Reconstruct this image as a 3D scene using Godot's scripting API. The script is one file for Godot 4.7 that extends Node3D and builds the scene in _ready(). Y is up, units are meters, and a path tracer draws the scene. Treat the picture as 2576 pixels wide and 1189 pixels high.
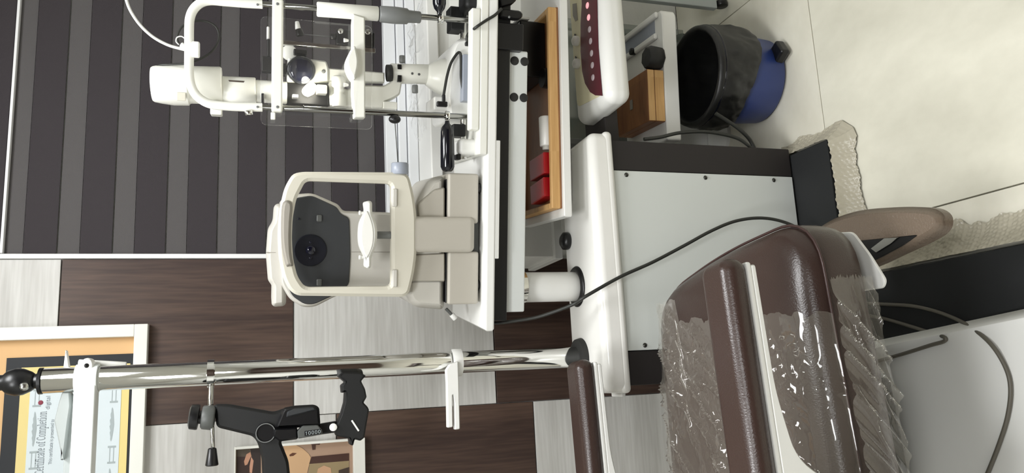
extends Node3D

# ---------------------------------------------------------------- helpers
var M := {}
var OFF := {}
var TABLE := Transform3D(Basis(Vector3.UP, deg_to_rad(-12.0)), Vector3(0.108, 0, -1.734))
var TRAY := Transform3D(Basis(Vector3.UP, deg_to_rad(-6.5)), Vector3(0.384, 0, -1.712))
var SHELF := Transform3D(Basis(Vector3.UP, deg_to_rad(-5.0)), Vector3(0.67, 0, -1.86))
var CHAIR := Transform3D(Basis(Vector3.UP, deg_to_rad(4.0)), Vector3(0.22, 0, -1.34))
var ROOM := Transform3D()

func S() -> SurfaceTool:
	var s := SurfaceTool.new()
	s.begin(Mesh.PRIMITIVE_TRIANGLES)
	return s

func tri(s: SurfaceTool, a: Vector3, b: Vector3, c: Vector3, na: Vector3, nb: Vector3, nc: Vector3) -> void:
	var g := (b - a).cross(c - a)
	if g.length_squared() < 1e-18:
		return
	if g.dot(na + nb + nc) > 0.0:
		s.set_normal(na); s.add_vertex(a); s.set_normal(nc); s.add_vertex(c); s.set_normal(nb); s.add_vertex(b)
	else:
		s.set_normal(na); s.add_vertex(a); s.set_normal(nb); s.add_vertex(b); s.set_normal(nc); s.add_vertex(c)

func quad(s: SurfaceTool, a: Vector3, b: Vector3, c: Vector3, d: Vector3, na: Vector3, nb: Vector3, nc: Vector3, nd: Vector3) -> void:
	tri(s, a, b, c, na, nb, nc)
	tri(s, a, c, d, na, nc, nd)

func v2(a: Array) -> PackedVector2Array:
	var r := PackedVector2Array()
	for i in range(0, a.size(), 2):
		r.append(Vector2(a[i], a[i + 1]))
	return r

func v3(a: Array) -> PackedVector3Array:
	var r := PackedVector3Array()
	for i in range(0, a.size(), 3):
		r.append(Vector3(a[i], a[i + 1], a[i + 2]))
	return r

# box with rounded edges
func rbox(s: SurfaceTool, c: Vector3, size: Vector3, r: float, bas := Basis(), k := 3) -> void:
	var h := size.abs() * 0.5
	r = min(r, min(h.x, min(h.y, h.z)) * 0.999)
	var inn := h - Vector3(r, r, r)
	var ax := []
	for a in 3:
		var l: Array = []
		for i in k + 1:
			l.append(-h[a] + r * i / float(k))
		for i in k + 1:
			l.append(h[a] - r + r * i / float(k))
		ax.append(l)
	for a in 3:
		var u := (a + 1) % 3
		var v := (a + 2) % 3
		for sg in [-1.0, 1.0]:
			var g := []
			for i in ax[u].size():
				var row := []
				for j in ax[v].size():
					var p := Vector3()
					p[a] = sg * h[a]; p[u] = ax[u][i]; p[v] = ax[v][j]
					var q := Vector3(clamp(p.x, -inn.x, inn.x), clamp(p.y, -inn.y, inn.y), clamp(p.z, -inn.z, inn.z))
					var nn := (p - q).normalized()
					row.append([c + bas * (q + nn * r), bas * nn])
				g.append(row)
			for i in g.size() - 1:
				for j in g[0].size() - 1:
					var A = g[i][j]; var B = g[i + 1][j]; var D = g[i + 1][j + 1]; var E = g[i][j + 1]
					quad(s, A[0], B[0], D[0], E[0], A[1], B[1], D[1], E[1])

# box between two corners
func bx(s: SurfaceTool, a: Vector3, b: Vector3, r := 0.002, k := 1) -> void:
	rbox(s, (a + b) * 0.5, (b - a).abs(), r, Basis(), k)

# box from two opposite corners seen in one plane, with its own depth range
func bz(s: SurfaceTool, a: Vector3, b: Vector3, z0: float, z1: float, r := 0.002, k := 2) -> void:
	bx(s, Vector3(a.x, a.y, z0), Vector3(b.x, b.y, z1), r, k)

func area2(p: PackedVector2Array) -> float:
	var t := 0.0
	for i in p.size():
		t += p[i].cross(p[(i + 1) % p.size()])
	return t

func inset(p: PackedVector2Array, b: float) -> PackedVector2Array:
	var r := PackedVector2Array()
	var n := p.size()
	for i in n:
		var d1 := (p[i] - p[(i + n - 1) % n]).normalized()
		var d2 := (p[(i + 1) % n] - p[i]).normalized()
		var n1 := Vector2(d1.y, -d1.x)
		var n2 := Vector2(d2.y, -d2.x)
		r.append(p[i] - (n1 + n2) / max(0.45, 1.0 + n1.dot(n2)) * b)
	return r

func clean(p: PackedVector2Array) -> PackedVector2Array:
	var q := PackedVector2Array()
	for i in p.size():
		if q.is_empty() or q[q.size() - 1].distance_to(p[i]) > 1e-5:
			q.append(p[i])
	if q[0].distance_to(q[q.size() - 1]) < 1e-5:
		q.remove_at(q.size() - 1)
	if area2(q) < 0.0:
		q.reverse()
	return q

# outline in (x, y) pushed from z0 to z1, edges bevelled
func extr(s: SurfaceTool, poly: PackedVector2Array, z0: float, z1: float, bev := 0.002, xf := Transform3D()) -> void:
	var p := clean(poly)
	var n := p.size()
	var lo: float = min(z0, z1)
	var hi: float = max(z0, z1)
	bev = min(bev, (hi - lo) * 0.49)
	var q := inset(p, bev)
	var en := []
	for i in n:
		var d := (p[(i + 1) % n] - p[i]).normalized()
		en.append(Vector2(d.y, -d.x))
	var rings := [[q, lo, -1.0], [p, lo + bev, -0.35], [p, hi - bev, 0.35], [q, hi, 1.0]]
	for i in n:
		var j := (i + 1) % n
		var e: Vector2 = en[i]
		var ep: Vector2 = en[(i + n - 1) % n]
		var eq: Vector2 = en[j]
		var na: Vector2 = (e + ep).normalized() if e.dot(ep) > 0.72 else e
		var nb: Vector2 = (e + eq).normalized() if e.dot(eq) > 0.72 else e
		for k in 3:
			var A = rings[k]; var B = rings[k + 1]
			var wa: float = -0.9 if k == 0 else (0.0 if k == 1 else 0.0)
			var wb: float = 0.0 if k < 2 else 0.9
			var n0 := xf.basis * Vector3(na.x, na.y, wa).normalized()
			var n1 := xf.basis * Vector3(nb.x, nb.y, wa).normalized()
			var n2 := xf.basis * Vector3(nb.x, nb.y, wb).normalized()
			var n3 := xf.basis * Vector3(na.x, na.y, wb).normalized()
			quad(s, xf * Vector3(A[0][i].x, A[0][i].y, A[1]), xf * Vector3(A[0][j].x, A[0][j].y, A[1]), xf * Vector3(B[0][j].x, B[0][j].y, B[1]), xf * Vector3(B[0][i].x, B[0][i].y, B[1]), n0, n1, n2, n3)
	var t := Geometry2D.triangulate_polygon(q)
	if t.is_empty():
		t = Geometry2D.triangulate_polygon(p)
	for zz in [[lo, -1.0], [hi, 1.0]]:
		var nn := xf.basis * Vector3(0, 0, zz[1])
		for i in range(0, t.size(), 3):
			tri(s, xf * Vector3(q[t[i]].x, q[t[i]].y, zz[0]), xf * Vector3(q[t[i + 1]].x, q[t[i + 1]].y, zz[0]), xf * Vector3(q[t[i + 2]].x, q[t[i + 2]].y, zz[0]), nn, nn, nn)

# outline in (x, z) pushed from y0 to y1
func plan(s: SurfaceTool, poly: PackedVector2Array, y0: float, y1: float, bev := 0.002) -> void:
	var p := PackedVector2Array()
	for v in poly:
		p.append(Vector2(v.x, -v.y))
	extr(s, p, y0, y1, bev, Transform3D(Basis(Vector3(1, 0, 0), Vector3(0, 0, -1), Vector3(0, 1, 0)), Vector3()))

# corners of an outline rounded
func rnd(p: PackedVector2Array, r: float, seg := 5) -> PackedVector2Array:
	var o := PackedVector2Array()
	var n := p.size()
	for i in n:
		var a := p[(i + n - 1) % n] - p[i]
		var b := p[(i + 1) % n] - p[i]
		var k: float = min(r, min(a.length(), b.length()) * 0.48)
		var A := p[i] + a.normalized() * k
		var B := p[i] + b.normalized() * k
		for j in seg + 1:
			var t := j / float(seg)
			o.append(A.lerp(p[i], t).lerp(p[i].lerp(B, t), t))
	return o

func smooth2(p: PackedVector2Array, sub := 6) -> PackedVector2Array:
	var o := PackedVector2Array()
	var n := p.size()
	for i in n:
		for j in sub:
			o.append(p[i].cubic_interpolate(p[(i + 1) % n], p[(i + n - 1) % n], p[(i + 2) % n], j / float(sub)))
	return o

func resample(p: PackedVector2Array, cnt: int) -> PackedVector2Array:
	var tot := 0.0
	for i in p.size():
		tot += p[i].distance_to(p[(i + 1) % p.size()])
	var o := PackedVector2Array()
	var i := 0
	var acc := 0.0
	for k in cnt:
		var want := tot * k / cnt
		while acc + p[i % p.size()].distance_to(p[(i + 1) % p.size()]) < want - 1e-9:
			acc += p[i % p.size()].distance_to(p[(i + 1) % p.size()])
			i += 1
		var l := p[i % p.size()].distance_to(p[(i + 1) % p.size()])
		o.append(p[i % p.size()].lerp(p[(i + 1) % p.size()], clamp((want - acc) / max(l, 1e-9), 0, 1)))
	return o

# ring between two outlines that start at the same corner and run the same way
func ring(s: SurfaceTool, outer: PackedVector2Array, inner: PackedVector2Array, z0: float, z1: float, bev := 0.004, cnt := 120) -> void:
	var a := resample(outer, cnt)
	var b := resample(inner, cnt)
	if area2(a) < 0.0:
		a.reverse(); b.reverse()
	var ai := inset(a, bev)
	var bi := inset(b, -bev)
	var rows := [[b, z0 + bev], [bi, z0], [ai, z0], [a, z0 + bev], [a, z1 - bev], [ai, z1], [bi, z1], [b, z1 - bev], [b, z0 + bev]]
	var fl := [0, 1, 0, 1, 0, 1, 0, 1]
	for k in rows.size() - 1:
		for i in cnt:
			var j := (i + 1) % cnt
			var P: Array = []
			for q in [[k, i], [k, j], [k + 1, j], [k + 1, i]]:
				P.append(Vector3(rows[q[0]][0][q[1]].x, rows[q[0]][0][q[1]].y, rows[q[0]][1]))
			var ce := (Vector2(P[0].x + P[2].x, P[0].y + P[2].y)) * 0.5
			var nrm: Vector3 = (P[1] - P[0]).cross(P[3] - P[0])
			if nrm.length() < 1e-12:
				nrm = (P[2] - P[1]).cross(P[3] - P[1])
			nrm = nrm.normalized()
			# point away from the middle of the cross-section
			var mid := (a[i] + b[i] + a[j] + b[j]) * 0.25
			var out := Vector3(ce.x - mid.x, ce.y - mid.y, (P[0].z + P[2].z) * 0.5 - (z0 + z1) * 0.5)
			if nrm.dot(out) < 0.0:
				nrm = -nrm
			quad(s, P[0], P[1], P[2], P[3], nrm, nrm, nrm, nrm)

# grid of points with smooth normals
func grid(s: SurfaceTool, g: Array, wrap := false) -> void:
	var R := g.size()
	var Cn: int = g[0].size()
	var N := []
	for i in R:
		var row := PackedVector3Array()
		for j in Cn:
			var du: Vector3 = g[min(i + 1, R - 1)][j] - g[max(i - 1, 0)][j]
			var jn: int = (j + 1) % Cn if wrap else min(j + 1, Cn - 1)
			var jp: int = (j + Cn - 1) % Cn if wrap else max(j - 1, 0)
			var dv: Vector3 = g[i][jn] - g[i][jp]
			row.append(du.cross(dv).normalized())
		N.append(row)
	for i in R - 1:
		for j in (Cn if wrap else Cn - 1):
			var k := (j + 1) % Cn
			quad(s, g[i][j], g[i + 1][j], g[i + 1][k], g[i][k], N[i][j], N[i + 1][j], N[i + 1][k], N[i][k])

func frame_y(a: Vector3, b: Vector3) -> Transform3D:
	var y := (b - a).normalized()
	var x := y.cross(Vector3(0, 0, 1) if abs(y.z) < 0.9 else Vector3(1, 0, 0)).normalized()
	return Transform3D(Basis(x, y, x.cross(y)), a)

# profile of (radius, height) pairs turned about the y axis of xf
func lathe(s: SurfaceTool, xf: Transform3D, prof: Array, n := 28) -> void:
	var p := v2(prof)
	var sn := []
	for i in p.size() - 1:
		var d := (p[i + 1] - p[i]).normalized()
		sn.append(Vector2(d.y, -d.x))
	for i in p.size() - 1:
		if p[i].distance_to(p[i + 1]) < 1e-7:
			continue
		var na: Vector2 = sn[i]
		var nb: Vector2 = sn[i]
		if i > 0 and sn[i].dot(sn[i - 1]) > 0.6:
			na = (sn[i] + sn[i - 1]).normalized()
		if i < p.size() - 2 and sn[i].dot(sn[i + 1]) > 0.6:
			nb = (sn[i] + sn[i + 1]).normalized()
		for j in n:
			var a0 := TAU * j / n
			var a1 := TAU * (j + 1) / n
			var c0 := Vector2(cos(a0), sin(a0))
			var c1 := Vector2(cos(a1), sin(a1))
			quad(s, xf * Vector3(p[i].x * c0.x, p[i].y, p[i].x * c0.y), xf * Vector3(p[i].x * c1.x, p[i].y, p[i].x * c1.y), xf * Vector3(p[i + 1].x * c1.x, p[i + 1].y, p[i + 1].x * c1.y), xf * Vector3(p[i + 1].x * c0.x, p[i + 1].y, p[i + 1].x * c0.y),
				xf.basis * Vector3(na.x * c0.x, na.y, na.x * c0.y), xf.basis * Vector3(na.x * c1.x, na.y, na.x * c1.y), xf.basis * Vector3(nb.x * c1.x, nb.y, nb.x * c1.y), xf.basis * Vector3(nb.x * c0.x, nb.y, nb.x * c0.y))

func cyl(s: SurfaceTool, a: Vector3, b: Vector3, r: float, r2 := -1.0, n := 20, bev := 0.001) -> void:
	if r2 < 0.0:
		r2 = r
	var h := a.distance_to(b)
	bev = min(bev, h * 0.4)
	lathe(s, frame_y(a, b), [0, 0, r - bev, 0, r, bev, r2, h - bev, r2 - bev, h, 0, h], n)

func ell(s: SurfaceTool, c: Vector3, rad: Vector3, bas := Basis(), n := 20) -> void:
	var g := []
	for i in n / 2 + 1:
		var row := PackedVector3Array()
		var t := PI * i / (n / 2)
		for j in n:
			var a := TAU * j / n
			row.append(Vector3(sin(t) * cos(a), cos(t), sin(t) * sin(a)))
		g.append(row)
	for i in n / 2:
		for j in n:
			var k := (j + 1) % n
			var P: Array = [g[i][j], g[i + 1][j], g[i + 1][k], g[i][k]]
			var Q: Array = []
			var N: Array = []
			for p in P:
				Q.append(c + bas * (p * rad))
				N.append(bas * (p / rad).normalized())
			quad(s, Q[0], Q[1], Q[2], Q[3], N[0], N[1], N[2], N[3])

func spline(p: PackedVector3Array, sub := 8) -> PackedVector3Array:
	var o := PackedVector3Array()
	var n := p.size()
	for i in n - 1:
		for j in sub:
			o.append(p[i].cubic_interpolate(p[i + 1], p[max(i - 1, 0)], p[min(i + 2, n - 1)], j / float(sub)))
	o.append(p[n - 1])
	return o

# round (or flattened) tube along a path
func tube(s: SurfaceTool, pts: PackedVector3Array, r: float, n := 10, flat := 1.0, up := Vector3(0, 0, 1)) -> void:
	var g := []
	var side := Vector3()
	for i in pts.size():
		var d := (pts[min(i + 1, pts.size() - 1)] - pts[max(i - 1, 0)]).normalized()
		var w := up - d * up.dot(d)
		if flat == 1.0 and i > 0:
			w = side - d * side.dot(d)
		if w.length() < 0.05:
			w = side - d * side.dot(d) if i > 0 else d.cross(Vector3(0.3, 1, 0.2))
		w = w.normalized()
		side = w
		var b := d.cross(w)
		var row := PackedVector3Array()
		for j in n:
			var a := TAU * j / n
			row.append(pts[i] + (w * cos(a) * flat + b * sin(a)) * r)
		g.append(row)
	grid(s, g, true)
	for e in [0, g.size() - 1]:
		var d := (pts[1] - pts[0]).normalized() * -1.0 if e == 0 else (pts[e] - pts[e - 1]).normalized()
		for j in n:
			tri(s, pts[e], g[e][j], g[e][(j + 1) % n], d, d, d)

# ---------------------------------------------------------------- scene tree helpers
var taken := {}
func numbered(called: String) -> String:
	taken[called] = taken.get(called, 0) + 1
	return called if taken[called] == 1 else "%s_%03d" % [called, taken[called] - 1]

func thing(called: String, label: String, category: String, fr: Transform3D, at: Vector3, group := "") -> Node3D:
	var o := Node3D.new()
	o.name = numbered(called)
	add_child(o)
	o.transform = fr * Transform3D(Basis(), at)
	o.set_meta("label", label)
	o.set_meta("category", category)
	if group:
		o.set_meta("group", group)
	OFF[o] = at
	return o

func place(called: String, kind_label := "") -> Node3D:
	var o := Node3D.new()
	o.name = called
	add_child(o)
	o.set_meta("kind", "structure")
	if kind_label:
		o.set_meta("label", kind_label)
	OFF[o] = Vector3()
	return o

func part(parent: Node, called: String, s: SurfaceTool, m: Material, label := "") -> MeshInstance3D:
	return mpart(parent, called, s.commit(), m, label)

func mpart(parent: Node, called: String, mesh: Mesh, m: Material, label := "") -> MeshInstance3D:
	var o := MeshInstance3D.new()
	o.name = called
	o.mesh = mesh
	o.material_override = m
	parent.add_child(o, true)
	if OFF.has(parent):
		o.position = -OFF[parent]
	if label:
		o.set_meta("label", label)
	return o

func single(called: String, label: String, category: String, fr: Transform3D, at: Vector3, s: SurfaceTool, m: Material, group := "") -> MeshInstance3D:
	# a thing of one piece: mesh points shifted so that its origin is its base
	var mesh := s.commit()
	var arr := mesh.surface_get_arrays(0)
	var vs: PackedVector3Array = arr[Mesh.ARRAY_VERTEX]
	for i in vs.size():
		vs[i] -= at
	arr[Mesh.ARRAY_VERTEX] = vs
	var am := ArrayMesh.new()
	am.add_surface_from_arrays(Mesh.PRIMITIVE_TRIANGLES, arr)
	var o := MeshInstance3D.new()
	o.name = numbered(called)
	o.mesh = am
	o.material_override = m
	add_child(o)
	o.transform = fr * Transform3D(Basis(), at)
	o.set_meta("label", label)
	o.set_meta("category", category)
	if group:
		o.set_meta("group", group)
	return o

func lettering(parent: Node, called: String, words: String, at: Vector3, height: float, m: Material, bas := Basis(), align := HORIZONTAL_ALIGNMENT_CENTER, serif := false) -> void:
	var t := TextMesh.new()
	var f := SystemFont.new()
	f.font_names = PackedStringArray(["Droid Serif" if serif else "Droid Sans"])
	t.font = f
	t.text = words
	t.font_size = 48
	t.pixel_size = height / 36.0
	t.depth = 0.0006
	t.horizontal_alignment = align
	var o := MeshInstance3D.new()
	o.name = called
	o.mesh = t
	o.material_override = m
	parent.add_child(o, true)
	o.transform = Transform3D(bas, at - (OFF[parent] if OFF.has(parent) else Vector3()))

func mat(c: Color, rough := 0.5, metal := 0.0) -> StandardMaterial3D:
	var m := StandardMaterial3D.new()
	m.albedo_color = c
	m.roughness = rough
	m.metallic = metal
	return m

func rgb8(r: int, g: int, b: int) -> Color:
	return Color(r / 255.0, g / 255.0, b / 255.0)

func pane(c: Color, a: float, rough := 0.04) -> StandardMaterial3D:
	var m := mat(Color(c.r, c.g, c.b, a), rough)
	m.transparency = BaseMaterial3D.TRANSPARENCY_ALPHA
	return m

func noise(seed_: int, freq: float, oct := 4) -> FastNoiseLite:
	var n := FastNoiseLite.new()
	n.seed = seed_
	n.frequency = freq
	n.fractal_octaves = oct
	n.noise_type = FastNoiseLite.TYPE_SIMPLEX_SMOOTH
	return n

# colour picture from two layers of stretched noise
func grain(w: int, h: int, sx: float, sy: float, c0: Color, c1: Color, seed_: int, fine := 0.35) -> ImageTexture:
	var im := Image.create(w, h, false, Image.FORMAT_RGB8)
	var a := noise(seed_, 0.01, 4)
	var b := noise(seed_ + 9, 0.05, 3)
	for y in h:
		for x in w:
			var t := 0.5 + 0.75 * a.get_noise_2d(x * sx, y * sy) + fine * b.get_noise_2d(x * sx * 2.0, y * sy * 2.0)
			im.set_pixel(x, y, c0.lerp(c1, clamp(t, 0, 1)))
	return ImageTexture.create_from_image(im)

func tripl(m: StandardMaterial3D, t: Texture2D, scale: float, off := Vector3(0.5, 0.5, 0.5)) -> StandardMaterial3D:
	m.albedo_texture = t
	m.uv1_triplanar = true
	m.uv1_scale = Vector3.ONE * scale
	m.uv1_offset = off
	return m

func bumpy(m: StandardMaterial3D, freq: float, depth: float, scale: float, seed_ := 3) -> StandardMaterial3D:
	var t := NoiseTexture2D.new()
	t.width = 256; t.height = 256
	t.seamless = true
	t.as_normal_map = true
	t.bump_strength = depth
	t.noise = noise(seed_, freq, 3)
	m.normal_enabled = true
	m.normal_texture = t
	m.uv1_triplanar = true
	m.uv1_scale = Vector3.ONE * scale
	return m

func _ready() -> void:
	camera_and_light()
	materials()
	room()
	window_and_ledge()
	unit()
	table()
	chair()
	platform()
	autorefractor()
	slit_lamp()
	pole_and_fittings()
	pictures()
	tray_things()
	shelf_things()
	bin_and_trolley()
	cables()

func ceiling_panel(at: Vector3, size: Vector2, energy: float, label: String) -> void:
	var t := thing("ceiling_light", label, "ceiling light", ROOM, at, "square ceiling lights above the frame")
	var s := S()
	bx(s, at + Vector3(-size.x / 2 - 0.02, 0, -size.y / 2 - 0.02), at + Vector3(size.x / 2 + 0.02, 0.035, size.y / 2 + 0.02), 0.004)
	part(t, "light_frame", s, M.ceiling)
	s = S()
	bx(s, at + Vector3(-size.x / 2, -0.006, -size.y / 2), at + Vector3(size.x / 2, 0.0, size.y / 2), 0.001)
	part(t, "light_diffuser", s, M.glow)
	var l := AreaLight3D.new()
	l.name = "ceiling_area_light"
	l.area_size = size
	l.area_normalize_energy = true
	l.light_energy = energy
	l.light_color = Color(0.99, 0.995, 1.0)
	l.shadow_enabled = true
	l.area_range = 12.0
	add_child(l)
	l.position = at + Vector3(0, -0.012, 0)
	l.rotation.x = -PI / 2

func camera_and_light() -> void:
	var cam := Camera3D.new()
	cam.name = "camera"
	cam.fov = 34.572
	cam.near = 0.05
	cam.far = 30.0
	add_child(cam)
	# the phone was held on its side: up in the room is left in the picture
	cam.transform = Transform3D(Basis(Vector3(-0.051252, -0.951027, 0.304829), Vector3(0.982060, 0.007470, 0.188421), Vector3(-0.181470, 0.309017, 0.933583)), Vector3(0, 1.45, 0))
	cam.current = true
	var we := WorldEnvironment.new()
	we.name = "environment"
	var e := Environment.new()
	e.background_mode = Environment.BG_COLOR
	e.background_color = Color(0, 0, 0)
	e.ambient_light_source = Environment.AMBIENT_SOURCE_DISABLED
	e.tonemap_mode = Environment.TONE_MAPPER_LINEAR
	e.tonemap_exposure = 1.08
	e.sdfgi_enabled = true
	e.ssao_enabled = true
	e.ssil_enabled = true
	we.environment = e
	add_child(we)
	M.ceiling = mat(rgb8(235, 235, 230), 0.9)
	M.glow = mat(Color(1, 1, 1), 0.6)
	M.glow.emission_enabled = true
	M.glow.emission = Color(0.99, 0.995, 1.0)
	M.glow.emission_energy_multiplier = 3.0
	ceiling_panel(Vector3(0.55, 2.655, -1.2), Vector2(0.6, 0.6), 2.3, "square white ceiling light above the instrument table")
	ceiling_panel(Vector3(-0.5, 2.655, -0.35), Vector2(0.6, 0.6), 2.8, "square white ceiling light above and left of the chair")
	ceiling_panel(Vector3(0.15, 2.655, 0.9), Vector2(0.6, 0.6), 1.8, "square white ceiling light nearest the camera")

func materials() -> void:
	M.wall = bumpy(mat(rgb8(232, 232, 228), 0.85), 0.03, 1.0, 3.0)
	M.grout = mat(rgb8(150, 146, 134), 0.9)
	M.marble = tripl(mat(Color(1, 1, 1), 0.28), grain(512, 512, 0.8, 1.3, rgb8(212, 208, 192), rgb8(232, 229, 214), 4, 0.1), 0.7)
	M.marble2 = tripl(mat(Color(1, 1, 1), 0.28), grain(512, 512, 1.2, 0.8, rgb8(209, 206, 190), rgb8(230, 227, 211), 14, 0.1), 0.7)
	M.oak_dark = tripl(mat(Color(1, 1, 1), 0.5), grain(512, 512, 1.6, 0.09, rgb8(54, 38, 32), rgb8(92, 72, 60), 21, 0.4), 1.1)
	M.oak_dark2 = tripl(mat(Color(1, 1, 1), 0.5), grain(512, 512, 1.9, 0.08, rgb8(50, 35, 30), rgb8(84, 65, 55), 25, 0.4), 1.1)
	M.oak_pale = tripl(mat(Color(1, 1, 1), 0.55), grain(512, 512, 0.1, 2.0, rgb8(188, 187, 183), rgb8(214, 213, 210), 31, 0.45), 1.1)
	M.oak_pale2 = tripl(mat(Color(1, 1, 1), 0.55), grain(512, 512, 0.08, 1.7, rgb8(184, 182, 177), rgb8(212, 211, 207), 37, 0.45), 1.1)
	M.blind_dark = bumpy(mat(rgb8(53, 48, 51), 0.9), 0.25, 2.0, 14.0)
	M.blind_sheer = bumpy(mat(rgb8(84, 81, 81), 0.9), 0.25, 2.0, 14.0, 8)
	M.trim = mat(rgb8(232, 232, 232), 0.45)
	M.alu = mat(rgb8(236, 238, 240), 0.35)
	M.ledge = mat(rgb8(238, 238, 234), 0.35)
	M.white = mat(rgb8(236, 236, 232), 0.32)
	M.white_gloss = mat(rgb8(236, 235, 230), 0.16)
	M.white_metal = mat(rgb8(226, 230, 228), 0.4)
	M.panel_metal = bumpy(mat(rgb8(214, 218, 214), 0.5), 0.3, 1.2, 30.0)
	M.cream = mat(rgb8(234, 234, 226), 0.3)
	M.beige = bumpy(mat(rgb8(178, 173, 162), 0.5), 0.35, 1.0, 40.0)
	M.beige_pale = mat(rgb8(196, 193, 185), 0.45)
	M.beige_ring = bumpy(mat(rgb8(206, 202, 188), 0.4), 0.35, 0.6, 40.0)
	M.beige_grey = mat(rgb8(150, 145, 136), 0.5)
	M.instr_dark = mat(rgb8(48, 50, 52), 0.45)
	M.lens_black = mat(rgb8(30, 32, 38), 0.15)
	M.lens_blue = mat(rgb8(14, 16, 34), 0.06)
	M.black = mat(rgb8(13, 13, 15), 0.35)
	M.black_matt = mat(rgb8(17, 18, 19), 0.55)
	M.black_gloss = mat(rgb8(14, 15, 22), 0.12)
	M.rubber = mat(rgb8(38, 38, 37), 0.6)
	M.grey = mat(rgb8(112, 114, 113), 0.45)
	M.grey_blue = mat(rgb8(150, 156, 168), 0.35)
	M.grey_pale = mat(rgb8(172, 178, 176), 0.4)
	M.grey_dark = mat(rgb8(84, 86, 84), 0.45)
	M.brown_black = bumpy(mat(rgb8(34, 29, 28), 0.65), 0.3, 1.0, 30.0)
	M.chrome = mat(rgb8(225, 225, 222), 0.07, 1.0)
	M.rod = mat(rgb8(140, 140, 137), 0.14, 1.0)
	M.steel = mat(rgb8(190, 190, 186), 0.22, 1.0)
	M.screw = mat(rgb8(70, 70, 66), 0.35, 0.8)
	M.leather = bumpy(mat(rgb8(56, 41, 36), 0.3), 0.12, 0.6, 9.0)
	M.leather2 = bumpy(mat(rgb8(62, 43, 40), 0.4), 0.12, 0.6, 9.0)
	M.footboard = bumpy(mat(rgb8(112, 98, 84), 0.35), 0.05, 2.0, 12.0)
	M.film = pane(rgb8(196, 190, 176), 0.12, 0.04)
	M.bag_clear = pane(rgb8(240, 240, 238), 0.05, 0.12)
	M.wrap = mat(rgb8(178, 172, 154), 0.28)
	M.acrylic = pane(rgb8(225, 230, 228), 0.015, 0.03)
	M.glass_green = pane(rgb8(120, 132, 122), 0.35, 0.06)
	M.maroon = mat(rgb8(84, 24, 38), 0.3)
	M.pearl = mat(rgb8(190, 176, 180), 0.3)
	M.pink_lit = mat(rgb8(250, 190, 195), 0.4)
	M.pink_lit.emission_enabled = true
	M.pink_lit.emission = rgb8(255, 170, 178)
	M.pink_lit.emission_energy_multiplier = 0.6
	M.key_cream = mat(rgb8(232, 226, 190), 0.4)
	M.pine = tripl(mat(Color(1, 1, 1), 0.5), grain(256, 256, 0.12, 2.0, rgb8(196, 150, 92), rgb8(222, 180, 122), 41), 3.0)
	M.pine_brown = tripl(mat(Color(1, 1, 1), 0.45), grain(256, 256, 0.2, 1.6, rgb8(122, 78, 48), rgb8(156, 106, 66), 44), 3.0)
	M.tan = mat(rgb8(224, 182, 130), 0.7)
	M.red = mat(rgb8(160, 14, 24), 0.3)
	M.blue = mat(rgb8(38, 58, 120), 0.4)
	M.bag = bumpy(mat(rgb8(24, 24, 23), 0.4), 0.02, 1.5, 3.0)
	M.mat_black = mat(rgb8(20, 24, 29), 0.6)
	M.gold = mat(rgb8(226, 206, 134), 0.5)
	M.paper = mat(rgb8(212, 222, 226), 0.6)
	M.ink = mat(rgb8(120, 128, 134), 0.7)
	M.ink_pale = mat(rgb8(166, 176, 178), 0.7)
	M.ink_red = mat(rgb8(140, 60, 76), 0.7)
	M.platform = bumpy(mat(rgb8(19, 21, 22), 0.7), 0.2, 1.0, 20.0)
	M.cord = mat(rgb8(36, 37, 33), 0.5)
	M.cord_grey = mat(rgb8(96, 92, 82), 0.5)
	M.cord_white = mat(rgb8(225, 226, 222), 0.4)
	M.lamp = mat(rgb8(255, 252, 235), 0.3)
	M.lamp.emission_enabled = true
	M.lamp.emission = rgb8(255, 250, 230)
	M.lamp.emission_energy_multiplier = 10.0

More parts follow.
